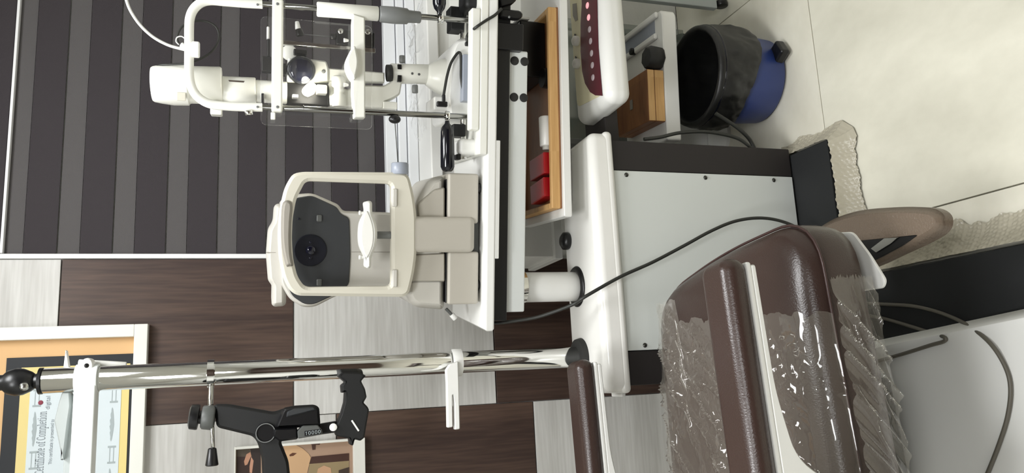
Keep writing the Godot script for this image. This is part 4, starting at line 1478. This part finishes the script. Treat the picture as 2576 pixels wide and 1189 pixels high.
	# black viewing instrument hanging from the clamp pin
	var d := thing("black_instrument_arm", "black jointed instrument arm with counter and lever beside the chrome pole", "instrument arm", ROOM, Vector3(-0.02, Vector3(-0.0758, 1.3351, -1.79).y, -1.80))
	s = S()
	extr(s, rnd(v2([-0.0247,1.5526, -0.0265,1.5229, -0.0492,1.4283, -0.0378,1.3906, -0.0748,1.3761, -0.1065,1.3863, -0.1112,1.4147, -0.1251,1.4097, -0.1546,1.3979, -0.2319,1.3895, -0.2262,1.4502, -0.1434,1.4541, -0.1111,1.4626, -0.097,1.4725, -0.0735,1.5462]), 0.009, 5), -1.835, -1.785, 0.006)
	part(d, "body", s, M.black_matt)
	s = S()
	extr(s, rnd(v2([-0.0416,1.4102, -0.0378,1.3867, -0.0379,1.3425, -0.0445,1.3331, -0.0809,1.3307, -0.0856,1.3375, -0.0844,1.4283]), 0.008, 5), -1.82, -1.772, 0.006)
	var hs := part(d, "head", s, M.black)
	s = S()
	extr(s, rnd(v2([-0.0487,1.402, -0.0429,1.3853, -0.0419,1.3447, -0.0492,1.3379, -0.0558,1.3701, -0.0621,1.4036]), 0.004), -1.785, -1.769, 0.003)
	part(hs, "cap", s, M.instr_dark)
	s = S()
	extr(s, rnd(v2([-0.084,1.4284, -0.0839,1.3803, -0.1093,1.3786, -0.1115,1.4167, -0.0988,1.4316]), 0.005), -1.81, -1.768, 0.004)
	part(hs, "cheek", s, M.black)
	s = S()
	extr(s, rnd(v2([-0.0921,1.3805, -0.0811,1.3688, -0.0816,1.3368, -0.0923,1.3283, -0.1026,1.3267, -0.1082,1.3788]), 0.003), -1.80, -1.765, 0.002)
	var ct := part(d, "counter", s, M.grey_dark, "grey counter with printed digits")
	var ca := Vector3(-0.099, 1.3772, -1.7645)
	var cb := Vector3(-0.0956, 1.3292, -1.7645)
	for k in 5:
		var tp := ca.lerp(cb, 0.32 + 0.145 * k)
		s = S()
		rbox(s, tp, Vector3(0.0105, 0.0075, 0.0014), 0.0005, Basis(Vector3(0, 0, 1), 0.0), 1)
		part(ct, "digit_window", s, M.black)
		lettering(ct, "digit", "1" if k == 0 else "0", tp + Vector3(0, 0, 0.0008), 0.0078, M.ink_pale, Basis(Vector3(0, 0, 1), -PI / 2))
	var hc := Vector3(-0.0918, 1.4463, -1.785)
	s = S()
	lathe(s, frame_y(hc, hc + Vector3(0, 0, 1)), [0.0, 0.004, 0.017, 0.004, 0.0175, 0.006, 0.021, 0.006, 0.022, 0.0, 0.022, -0.01], 32)
	part(d, "hinge", s, M.black)
	s = S()
	lathe(s, frame_y(hc + Vector3(0, 0, 0.0055), hc + Vector3(0, 0, 1)), [0.0185, 0.0, 0.0188, 0.0012, 0.0205, 0.0012, 0.0208, 0.0], 32)
	part(d, "hinge_rim", s, M.grey)
	s = S()
	cyl(s, Vector3(-0.0536, 1.5503, -1.8), Vector3(-0.051, 1.5774, -1.8), 0.0265, 0.025, 26, 0.003)
	part(d, "clamp_body", s, M.grey_dark)
	s = S()
	lathe(s, frame_y(Vector3(-0.051, 1.5782, -1.8), Vector3(-0.049, 1.5956, -1.8)), [0.0, 0.0, 0.014, 0.0, 0.014, 0.004, 0.026, 0.005, 0.027, 0.008, 0.026, 0.021, 0.02, 0.024, 0.0, 0.024], 24)
	part(d, "clamp_knob", s, M.black)
	s = S()
	cyl(s, Vector3(-0.0712, 1.5549, -1.79), Vector3(-0.1209, 1.5524, -1.79), 0.0042, -1, 12)
	var lv := part(d, "lever", s, M.steel)
	s = S()
	cyl(s, Vector3(-0.1158, 1.5541, -1.79), Vector3(-0.1526, 1.5542, -1.79), 0.0088, 0.0135, 18, 0.002)
	part(lv, "grip", s, M.black)
	# folded bracket nearer the pole
	s = S()
	extr(s, rnd(v2([0.0224,1.2913, 0.0307,1.2806, 0.028,1.2423, 0.0202,1.229, 0.0083,1.2399, -0.01,1.2312, -0.028,1.2279, -0.04,1.2353, -0.0493,1.2265, -0.0566,1.223, -0.1172,1.2347, -0.1235,1.2437, -0.1191,1.2559, -0.1327,1.2596, -0.1304,1.2666, -0.1165,1.2682, -0.1093,1.296, -0.0952,1.3011, -0.0615,1.2851, -0.0375,1.2778, -0.0138,1.2758, -0.0161,1.2829, 0.0017,1.2844, 0.0083,1.2755]), 0.003), -1.82, -1.778, 0.004)
	var bk := part(d, "bracket", s, M.black_matt)
	s = S()
	extr(s, rnd(v2([-0.0814,1.3345, -0.0771,1.2944, -0.1018,1.2911, -0.1043,1.3294]), 0.003), -1.82, -1.79, 0.003)
	part(bk, "link", s, M.black)
	s = S()
	cyl(s, Vector3(-0.0901, 1.3019, -1.79), Vector3(-0.0892, 1.3034, -1.772), 0.0085, -1, 18)
	part(bk, "bolt", s, M.white)
	s = S()
	rbox(s, Vector3(-0.0893, 1.2547, -1.777), Vector3(0.029, 0.004, 0.002), 0.001, Basis(Vector3(0, 0, 1), deg_to_rad(32)), 1)
	part(bk, "white_strip", s, M.white)

# ---------------------------------------------------------------- pictures on the wall
func flat(parent: Node, called: String, a: Vector3, b: Vector3, z: float, m: Material, thick := 0.0008) -> MeshInstance3D:
	var s := S()
	bx(s, Vector3(a.x, a.y, z), Vector3(b.x, b.y, z + thick), 0.0002)
	return part(parent, called, s, m)

func pictures() -> void:
	var z := -2.287
	var xr := Vector3(0.1914, 1.7503, -2.262).x; var yb := Vector3(0.1635, 1.7494, -2.262).y
	var x0 := -0.62; var yt := 2.30
	var t := thing("framed_certificate", "framed certificate in a deep white frame behind the pole", "framed picture", ROOM, Vector3((x0 + xr) / 2, yb, z))
	var s := S()
	var fw := 0.033
	for q in [[Vector3(x0, yb, z), Vector3(xr, yb + fw, -2.258)], [Vector3(x0, yt - fw, z), Vector3(xr, yt, -2.258)], [Vector3(xr - fw, yb + fw, z), Vector3(xr, yt - fw, -2.258)], [Vector3(x0, yb + fw, z), Vector3(x0 + fw, yt - fw, -2.258)]]:
		s = S()
		bx(s, q[0], q[1], 0.002, 2)
		part(t, "frame_rail", s, M.cream)
	var ix := xr - fw
	var iy := yb + fw
	flat(t, "backing", Vector3(x0 + fw, iy, 0), Vector3(ix, yt - fw, 0), z + 0.001, M.tan)
	var bx1 := Vector3(0.1143, 1.8207, -2.285).x
	var by0 := Vector3(-0.0034, 1.774, -2.285).y
	var by1 := Vector3(0.054, 2.081, -2.285).y
	var mt := flat(t, "black_mat", Vector3(x0 + 0.06, by0, 0), Vector3(bx1, by1, 0), z + 0.003, M.mat_black, 0.002)
	var gy0 := Vector3(-0.0541, 1.7921, -2.283).y
	var gy1 := Vector3(-0.0377, 2.0459, -2.283).y
	flat(t, "gold_border", Vector3(x0 + 0.09, gy0, 0), Vector3(bx1 - 0.026, gy1, 0), z + 0.0055, M.gold, 0.001)
	var py0 := Vector3(-0.0528, 1.8108, -2.281).y
	var py1 := Vector3(-0.0391, 2.0232, -2.281).y
	var pp := flat(t, "paper", Vector3(x0 + 0.11, py0, 0), Vector3(bx1 - 0.046, py1, 0), z + 0.0068, M.paper, 0.0008)
	var zz := z + 0.0079
	var e := Vector3(-0.0251, 1.9914, -2.279)
	lettering(t, "title", "Certificate of Completion", Vector3(e.x, e.y, zz), 0.021, M.ink, Basis().scaled(Vector3(0.47, 0.95, 1.0)), HORIZONTAL_ALIGNMENT_RIGHT, true)
	e = Vector3(-0.0586, 1.9681, -2.279)
	lettering(t, "subtitle", "This certificate is presented to", Vector3(e.x + 0.012, e.y, zz), 0.0078, M.ink, Basis().scaled(Vector3(0.8, 1, 1)), HORIZONTAL_ALIGNMENT_RIGHT)
	e = Vector3(-0.0037, 1.9808, -2.279)
	lettering(t, "logo_name", "digital", Vector3(e.x, e.y, zz), 0.0095, M.ink)
	e = Vector3(-0.0027, 1.9975, -2.279)
	s = S()
	cyl(s, Vector3(e.x, e.y, zz), Vector3(e.x, e.y, zz + 0.0006), 0.0058, -1, 18, 0.0002)
	part(t, "logo_disc", s, M.ink_red)
	# printed border: columns and scrolls along the top and the foot of the sheet
	for row in [[py1 - 0.017, 1.0], [py0 + 0.017, 1.0]]:
		var yy: float = row[0]
		for k in 4:
			var cx := bx1 - 0.105 - k * 0.155
			for dy in [-0.0045, 0.0045]:
				flat(t, "printed_line", Vector3(cx - 0.018, yy + dy - 0.0009, 0), Vector3(cx + 0.018, yy + dy + 0.0009, 0), zz, M.ink_pale, 0.0003)
			for dx in [-0.02, 0.02]:
				flat(t, "printed_capital", Vector3(cx + dx - 0.0025, yy - 0.0095, 0), Vector3(cx + dx + 0.0025, yy + 0.0095, 0), zz, M.ink_pale, 0.0003)
			s = S()
			var sc := PackedVector2Array()
			var w := 0.043
			var c2 := cx - 0.0775
			for i in 17:
				var u := -1.0 + i / 8.0
				sc.append(Vector2(c2 + u * w, yy + 0.0035 + 0.0035 * pow(1.0 - abs(u), 0.6) * (1.0 + 0.4 * sin(i * 2.1))))
			for i in 17:
				var u := 1.0 - i / 8.0
				sc.append(Vector2(c2 + u * w, yy + 0.0025 - 0.0055 * pow(1.0 - abs(u), 0.6)))
			extr(s, sc, zz, zz + 0.0003, 0.0)
			part(t, "printed_scroll", s, M.ink_pale)
		s = S()
		var ro := PackedVector2Array()
		for i in 24:
			var an := TAU * i / 24.0
			var rr := 0.012 * (1.0 + 0.28 * sin(an * 6.0))
			ro.append(Vector2(bx1 - 0.066 + cos(an) * rr, yy - 0.006 + sin(an) * rr))
		extr(s, ro, zz, zz + 0.0003, 0.0)
		part(t, "printed_rosette", s, M.ink_pale)
	# second picture, lower left
	var ax := Vector3(-0.1486, 1.2063, -2.262).x
	var ay := Vector3(-0.1597, 1.1751, -2.262).y
	var at_ := Vector3(-0.1343, 1.5256, -2.27).y
	var u := thing("framed_photo", "white framed photo print of hands holding paper", "framed picture", ROOM, Vector3(ax - 0.25, ay, z))
	for q in [[Vector3(ax - 0.55, ay, z), Vector3(ax, ay + 0.033, -2.258)], [Vector3(ax - 0.55, at_ - 0.004, z), Vector3(ax, at_, -2.27)], [Vector3(ax - 0.007, ay + 0.033, z), Vector3(ax, at_ - 0.004, -2.262)], [Vector3(ax - 0.55, ay + 0.033, z), Vector3(ax - 0.543, at_ - 0.004, -2.262)]]:
		s = S()
		bx(s, q[0], q[1], 0.0015, 2)
		part(u, "frame_rail", s, M.cream)
	var pm := mat(rgb8(168, 140, 118), 0.5)
	flat(u, "print", Vector3(ax - 0.543, ay + 0.033, 0), Vector3(ax - 0.007, at_ - 0.004, 0), z + 0.004, pm)
	var shapes := [
		[[-0.13,1.523, -0.1324,1.49, -0.1807,1.4822, -0.338,1.4724, -0.3331,1.5202], rgb8(84, 74, 62)],
		[[-0.1756,1.5193, -0.1792,1.474, -0.339,1.4622, -0.3334,1.5172], rgb8(54, 34, 28)],
		[[-0.1312,1.491, -0.1336,1.4577, -0.2248,1.457, -0.3389,1.4622, -0.2129,1.4736], rgb8(46, 34, 30)],
		[[-0.1896,1.5007, -0.1711,1.4947, -0.1656,1.4845, -0.1763,1.4823, -0.1987,1.4923, -0.2003,1.4985], rgb8(196, 146, 118)],
		[[-0.2034,1.4861, -0.1785,1.4822, -0.1895,1.4759, -0.2218,1.4797, -0.2202,1.4859], rgb8(200, 150, 124)],
		[[-0.1913,1.3214, -0.1897,1.2181, -0.2105,1.2183, -0.2102,1.3279], rgb8(66, 40, 30)],
		[[-0.2102,1.3279, -0.2105,1.2183, -0.3636,1.2202, -0.3518,1.3368], rgb8(150, 132, 98)],
		[[-0.1574,1.3965, -0.1541,1.3688, -0.1655,1.3473, -0.1819,1.3301, -0.1932,1.3236, -0.2101,1.328, -0.2458,1.3367, -0.2638,1.374], rgb8(206, 168, 128)],
		[[-0.1811,1.3816, -0.1764,1.373, -0.1784,1.3613, -0.1851,1.3709, -0.1855,1.3805], rgb8(92, 52, 30)],
		[[-0.1516,1.33, -0.152,1.2951, -0.1604,1.2996, -0.1596,1.3105, -0.1725,1.3116, -0.173,1.3192, -0.1588,1.3213], rgb8(74, 48, 36)],
		[[-0.225,1.3043, -0.2177,1.2879, -0.2257,1.2694, -0.2737,1.2632, -0.269,1.3153], rgb8(196, 156, 122)],
		[[-0.234,1.2475, -0.2278,1.2187, -0.3634,1.2203, -0.3603,1.2509], rgb8(60, 46, 38)]]
	for q in shapes:
		s = S()
		var layer: float = z + 0.0049 + 0.0002 * shapes.find(q)
		var poly := v2(q[0])
		var keep := Geometry2D.intersect_polygons(poly, v2([ax - 0.542, ay + 0.034, ax - 0.008, ay + 0.034, ax - 0.008, at_ - 0.005, ax - 0.542, at_ - 0.005]))
		if keep.is_empty():
			continue
		extr(s, keep[0], layer, layer + 0.00015, 0.0)
		part(u, "printed_shape", s, mat(q[1], 0.5))

# ---------------------------------------------------------------- tray with the open wooden box
func tray_things() -> void:
	var y := 0.722
	var t := thing("instrument_tray", "flat white tray under the swing arm holding the wooden box", "tray", TRAY, Vector3(0.3, y, -0.15))
	var s := S()
	plan(s, rnd(v2([0.0, 0.0, 0.70, 0.0, 0.70, -0.31, 0.0, -0.31]), 0.004), y, y + 0.021, 0.003)
	part(t, "plate", s, M.white)
	s = S()
	bx(s, Vector3(0.05, 0.6715, -0.18), Vector3(0.2, y, -0.12), 0.004)
	part(t, "support", s, M.white)
	# pine box
	var b := thing("wooden_box", "open pine lens box with rounded corners on the white tray", "box", TRAY, Vector3(0.3, y + 0.0215, -0.15))
	var x0 := 0.022; var x1 := Vector3(0.5385, 0.7472, -0.014).x; var z0 := -0.29; var z1 := -0.014
	var yb := y + 0.0215; var yt := Vector3(0.2468, 0.7708, -0.014).y
	s = S()
	bx(s, Vector3(x0, yb, z0), Vector3(x1, yb + 0.006, z1), 0.001)
	part(b, "bottom", s, M.pine_brown)
	for q in [[Vector3(x0, yb, z1 - 0.016), Vector3(x1, yt, z1)], [Vector3(x0, yb, z0), Vector3(x1, yt, z0 + 0.016)], [Vector3(x0, yb, z0 + 0.0161), Vector3(x0 + 0.016, yt, z1 - 0.0161)], [Vector3(x1 - 0.016, yb, z0 + 0.0161), Vector3(x1, yt, z1 - 0.0161)]]:
		s = S()
		bx(s, q[0], q[1], 0.004, 3)
		part(b, "side", s, M.pine)
	var iy := yb + 0.0065
	# what lies in the box
	var p := Vector3(0.0361, 0.775, -0.1082)
	s = S()
	rbox(s, Vector3(0.075, iy + 0.016, -0.09), Vector3(0.05, 0.032, 0.105), 0.003, Basis(Vector3.UP, 0.1), 2)
	single("red_packet", "bright red packet at the near end of the wooden box", "packet", TRAY, Vector3(0.075, iy, -0.09), s, M.red)
	s = S()
	rbox(s, Vector3(0.138, iy + 0.016, -0.09), Vector3(0.055, 0.032, 0.11), 0.003, Basis(Vector3.UP, 0.05), 2)
	single("red_packet", "red packet lying next to the white roll in the wooden box", "packet", TRAY, Vector3(0.138, iy, -0.09), s, M.red)
	s = S()
	cyl(s, Vector3(0.185, iy + 0.018, -0.05), Vector3(0.262, iy + 0.018, -0.055), 0.0175, -1, 24, 0.002)
	var r := thing("white_roll", "white roll of film in the wooden box", "roll", TRAY, Vector3(0.22, iy, -0.05))
	part(r, "wrapper", s, M.white)
	s = S()
	cyl(s, Vector3(0.176, iy + 0.018, -0.05), Vector3(0.186, iy + 0.018, -0.05), 0.011, -1, 18)
	part(r, "core", s, M.beige_pale)
	s = S()
	lathe(s, Transform3D(Basis(), Vector3(0.37, iy, -0.075)), [0.0, 0.0, 0.026, 0.0, 0.027, 0.005, 0.025, 0.018, 0.0, 0.02], 26)
	single("round_lens_case", "round black lens case lying in the wooden box", "case", TRAY, Vector3(0.37, iy, -0.075), s, M.black)
	# dark case with a pale edge standing in the far half of the box
	var c := thing("black_case", "black case leaning in the wooden box under the table", "case", TRAY, Vector3(0.45, iy, -0.17))
	s = S()
	rbox(s, Vector3(0.45, iy + 0.035, -0.17), Vector3(0.15, 0.07, 0.16), 0.004, Basis(), 2)
	part(c, "body", s, M.black)
	s = S()
	rbox(s, Vector3(0.45, iy + 0.0725, -0.2), Vector3(0.15, 0.004, 0.1), 0.001, Basis(), 1)
	part(c, "lid_edge", s, M.black_matt)
	s = S()
	rbox(s, Vector3(0.53, iy + 0.06, -0.17), Vector3(0.006, 0.03, 0.17), 0.001, Basis(), 1)
	part(c, "pale_strip", s, M.white)

# ---------------------------------------------------------------- low white shelf
func shelf_things() -> void:
	var y := 0.344
	var t := thing("low_shelf", "white moulded shelf with a long groove below the console", "shelf", SHELF, Vector3(0.15, 0.31, -0.1))
	var s := S()
	plan(s, rnd(v2([-0.02, 0.0, 0.36, 0.0, 0.374, -0.012, 0.374, -0.26, -0.02, -0.26]), 0.008), y - 0.046, y, 0.004)
	part(t, "plate", s, M.white)
	s = S()
	bx(s, Vector3(0.292, y, -0.25), Vector3(0.31, y + 0.012, -0.03), 0.005, 3)
	part(t, "ridge", s, M.white)
	s = S()
	bx(s, Vector3(0.354, y, -0.25), Vector3(0.372, y + 0.012, -0.02), 0.005, 3)
	part(t, "ridge", s, M.white)
	s = S()
	bx(s, Vector3(0.31, y - 0.002, -0.25), Vector3(0.354, y + 0.001, -0.045), 0.001, 1)
	part(t, "groove", s, M.grey_blue)
	s = S()
	cyl(s, Vector3(0.30, y + 0.004, -0.17), Vector3(0.30, y + 0.02, -0.17), 0.011, -1, 18)
	part(t, "socket", s, M.black)
	s = S()
	bx(s, Vector3(0.03, 0.04, -0.29), Vector3(0.11, y - 0.046, -0.262), 0.003)
	part(t, "stand", s, M.white)
	s = S()
	lathe(s, Transform3D(Basis(), Vector3(0.068, 0.0, -0.275)), [0.0, 0.0, 0.085, 0.0, 0.085, 0.012, 0.06, 0.03, 0.03, 0.04, 0.0, 0.041], 36)
	part(t, "round_foot", s, M.white)
	# wooden case and black knob lying on it
	var w := thing("wooden_case", "brown wooden case lying on the low white shelf", "case", SHELF, Vector3(0.1, y, -0.12))
	s = S()
	bx(s, Vector3(0.035, y, -0.22), Vector3(0.19, y + 0.031, -0.008), 0.003, 2)
	part(w, "lower_half", s, M.pine_brown)
	s = S()
	bx(s, Vector3(0.035, y + 0.0315, -0.22), Vector3(0.19, y + 0.054, -0.008), 0.003, 2)
	part(w, "lid", s, M.pine_brown)
	s = S()
	rbox(s, Vector3(0.11, y + 0.0555, -0.11), Vector3(0.03, 0.003, 0.016), 0.001)
	part(w, "badge", s, M.beige_grey)
	s = S()
	for q in [[0.1125, y + 0.0155, 0.029], [0.1125, y + 0.0425, 0.021]]:
		bx(s, Vector3(0.037, q[1] - q[2] / 2, -0.0085), Vector3(0.188, q[1] + q[2] / 2, -0.0065), 0.001, 1)
	part(w, "front_strip", s, M.pine)
	s = S()
	var kc := Vector3(0.228, y, -0.02)
	lathe(s, Transform3D(Basis(), kc), [0.0, 0.0, 0.03, 0.0, 0.036, 0.008, 0.038, 0.03, 0.03, 0.048, 0.0, 0.052], 7)
	single("black_adapter", "chunky faceted black adapter lying beside the wooden case on the shelf", "adapter", SHELF, kc, s, M.rubber)

# ---------------------------------------------------------------- bin and trolley
func bin_and_trolley() -> void:
	var c := Vector3(0.852, 0.0, -1.862)
	var t := thing("waste_bin", "blue waste bin lined with a black bag on the floor", "bin", ROOM, c)
	var s := S()
	lathe(s, Transform3D(Basis(), c), [0.0, 0.002, 0.118, 0.002, 0.126, 0.012, 0.134, 0.12, 0.142, 0.235, 0.138, 0.235, 0.128, 0.12, 0.118, 0.02, 0.0, 0.018], 48)
	part(t, "bucket", s, M.blue, "blue bucket")
	# bag: folded over the rim, hem running lower on one side, creased
	var nz := noise(3, 3.0, 3)
	var g := []
	for i in 26:
		var row := PackedVector3Array()
		for j in 96:
			var a := TAU * j / 96.0
			var hem := 0.116 - 0.022 * cos(a - 0.2) + 0.01 * sin(a * 3.0 + 1.0)
			var u := i / 25.0
			var r := 0.0; var y := 0.0
			if u < 0.35:
				var k := u / 0.35
				r = lerp(0.10, 0.134, k); y = lerp(0.06, 0.236, k)
			elif u < 0.45:
				var k := (u - 0.35) / 0.1
				r = 0.141 + 0.008 * -cos(k * PI); y = 0.237 + 0.006 * sin(k * PI)
			else:
				var k := (u - 0.45) / 0.55
				r = lerp(0.149, 0.148, k) + 0.008 * sin(k * PI); y = lerp(0.236, hem, k)
			var f: float = smoothstep(0.45, 0.7, u) + 0.4 * (1.0 - smoothstep(0.2, 0.35, u))
			r += f * 0.010 * nz.get_noise_3d(cos(a) * 1.2, sin(a) * 1.2, u * 0.8)
			row.append(c + Vector3(cos(a) * r, y, sin(a) * r))
		g.append(row)
	s = S()
	grid(s, g, true)
	part(t, "bin_bag", s, M.bag, "black bin bag")
	s = S()
	var rim := PackedVector3Array()
	for j in 65:
		var a := TAU * j / 64.0
		rim.append(c + Vector3(cos(a) * 0.148, 0.222, sin(a) * 0.148))
	tube(s, rim, 0.005, 8)
	part(t, "rim", s, M.black_gloss)
	s = S()
	var pd := Vector3(0.8908, 0.03, -1.7231)
	rbox(s, Vector3(pd.x, 0.026, pd.z - 0.01), Vector3(0.052, 0.03, 0.05), 0.008, Basis(Vector3.UP, 0.5), 3)
	part(t, "pedal", s, M.black)
	# small trolley at the edge of the frame
	var k := thing("glass_trolley", "small grey trolley with glass panels beside the waste bin", "trolley", ROOM, Vector3(1.2, 0, -2.0))
	for q in [[Vector3(1.152, 0.045, -2.0), Vector3(1.19, 0.6, -1.978)], [Vector3(1.75, 0.05, -2.0), Vector3(1.77, 0.6, -1.98)], [Vector3(1.165, 0.05, -2.26), Vector3(1.185, 0.6, -2.24)]]:
		s = S()
		bx(s, q[0], q[1], 0.003)
		part(k, "leg", s, M.grey_pale)
	for q in [0.40, 0.35]:
		s = S()
		bx(s, Vector3(0.75, q, -2.16), Vector3(1.165, q + 0.018, -2.142), 0.003)
		part(k, "rail", s, M.grey_pale)
	s = S()
	bx(s, Vector3(0.74, 0.06, -2.176), Vector3(1.165, 0.58, -2.17), 0.001)
	part(k, "glass_panel", s, M.glass_green)
	s = S()
	bx(s, Vector3(1.185, 0.06, -1.992), Vector3(1.75, 0.3, -1.988), 0.001)
	part(k, "glass_panel", s, M.glass_green)
	s = S()
	bx(s, Vector3(0.72, 0.05, -2.28), Vector3(0.74, 0.58, -2.15), 0.003)
	part(k, "leg", s, M.grey)
	s = S()
	cyl(s, Vector3(1.166, 0.021, -1.99), Vector3(1.184, 0.021, -1.99), 0.02, -1, 18)
	part(k, "caster", s, M.black)
	s = S()
	cyl(s, Vector3(1.166, 0.021, -2.25), Vector3(1.184, 0.021, -2.25), 0.02, -1, 18)
	part(k, "caster", s, M.black)
	s = S()
	rbox(s, Vector3(0.96, 0.375, -2.23), Vector3(0.12, 0.05, 0.08), 0.004)
	single("dark_red_box", "dark red box behind the glass of the small trolley", "box", ROOM, Vector3(0.96, 0.35, -2.23), s, M.maroon)

# ---------------------------------------------------------------- loose cables
func cables() -> void:
	var s := S()
	tube(s, spline(v3([0.146,0.9129,-1.82, 0.1325,0.9112,-1.8, 0.1353,0.8598,-1.78, 0.142,0.8078,-1.75, 0.1637,0.7427,-1.7, 0.1811,0.7178,-1.67, 0.2243,0.6321,-1.655, 0.2583,0.5455,-1.65, 0.3003,0.4523,-1.65, 0.3387,0.3709,-1.645, 0.3635,0.3008,-1.64, 0.3707,0.2349,-1.63, 0.361,0.1765,-1.62, 0.3322,0.1284,-1.6, 0.2834,0.0947,-1.56]), 8), 0.0042, 10)
	single("black_cable", "black cable hanging from the table across the cabinet front to the chair", "cable", ROOM, Vector3(0.2881, 0.4761, -1.65), s, M.cord)
	s = S()
	tube(s, spline(v3([0.1362, 0.056, -1.533, 0.1227, 0.056, -1.4322, 0.1098, 0.056, -1.3525, 0.087, 0.056, -1.2814, 0.0554, 0.085, -1.197, 0.0173, 0.106, -1.1363, -0.0278, 0.104, -1.114, -0.0688, 0.104, -1.11, -0.1208, 0.104, -1.1254, -0.1778, 0.104, -1.1553, -0.2407, 0.104, -1.1945, -0.3148, 0.104, -1.2441]), 8), 0.0042, 10)
	single("grey_cable", "thin grey cable looping over the white base cover", "cable", ROOM, Vector3(0.1098, 0.056, -1.3525), s, M.cord_grey)
	s = S()
	tube(s, spline(v3([0.111, 0.056, -1.5376, 0.0915, 0.056, -1.4503, 0.0666, 0.056, -1.3718, 0.0459, 0.075, -1.2971, 0.0347, 0.103, -1.2414, 0.0266, 0.106, -1.2421, 0.0204, 0.104, -1.2795, 0.0054, 0.104, -1.3576, -0.0092, 0.104, -1.4425]), 8), 0.0042, 10)
	single("grey_cable", "short grey cable bent at the corner of the white base cover", "cable", ROOM, Vector3(0.0666, 0.056, -1.3718), s, M.cord_grey)
	s = S()
	tube(s, spline(v3([0.599,0.4994,-1.72, 0.6069,0.4514,-1.72, 0.6223,0.3898,-1.72, 0.6295,0.3153,-1.72, 0.6248,0.2532,-1.72, 0.6135,0.2036,-1.72, 0.5899,0.168,-1.72]), 8), 0.0048, 10)
	single("black_cable", "black cable lying over the round white foot beside the cabinet", "cable", ROOM, Vector3(0.6295, 0.3153, -1.72), s, M.cord)
	s = S()
	tube(s, spline(v3([0.6925,0.2578,-1.74, 0.6724,0.2217,-1.74, 0.6499,0.1855,-1.74, 0.6223,0.1564,-1.74, 0.5904,0.1408,-1.74]), 8), 0.0055, 10)
	single("black_cable", "thick black cable running down behind the waste bin", "cable", ROOM, Vector3(0.6499, 0.1855, -1.74), s, M.cord)
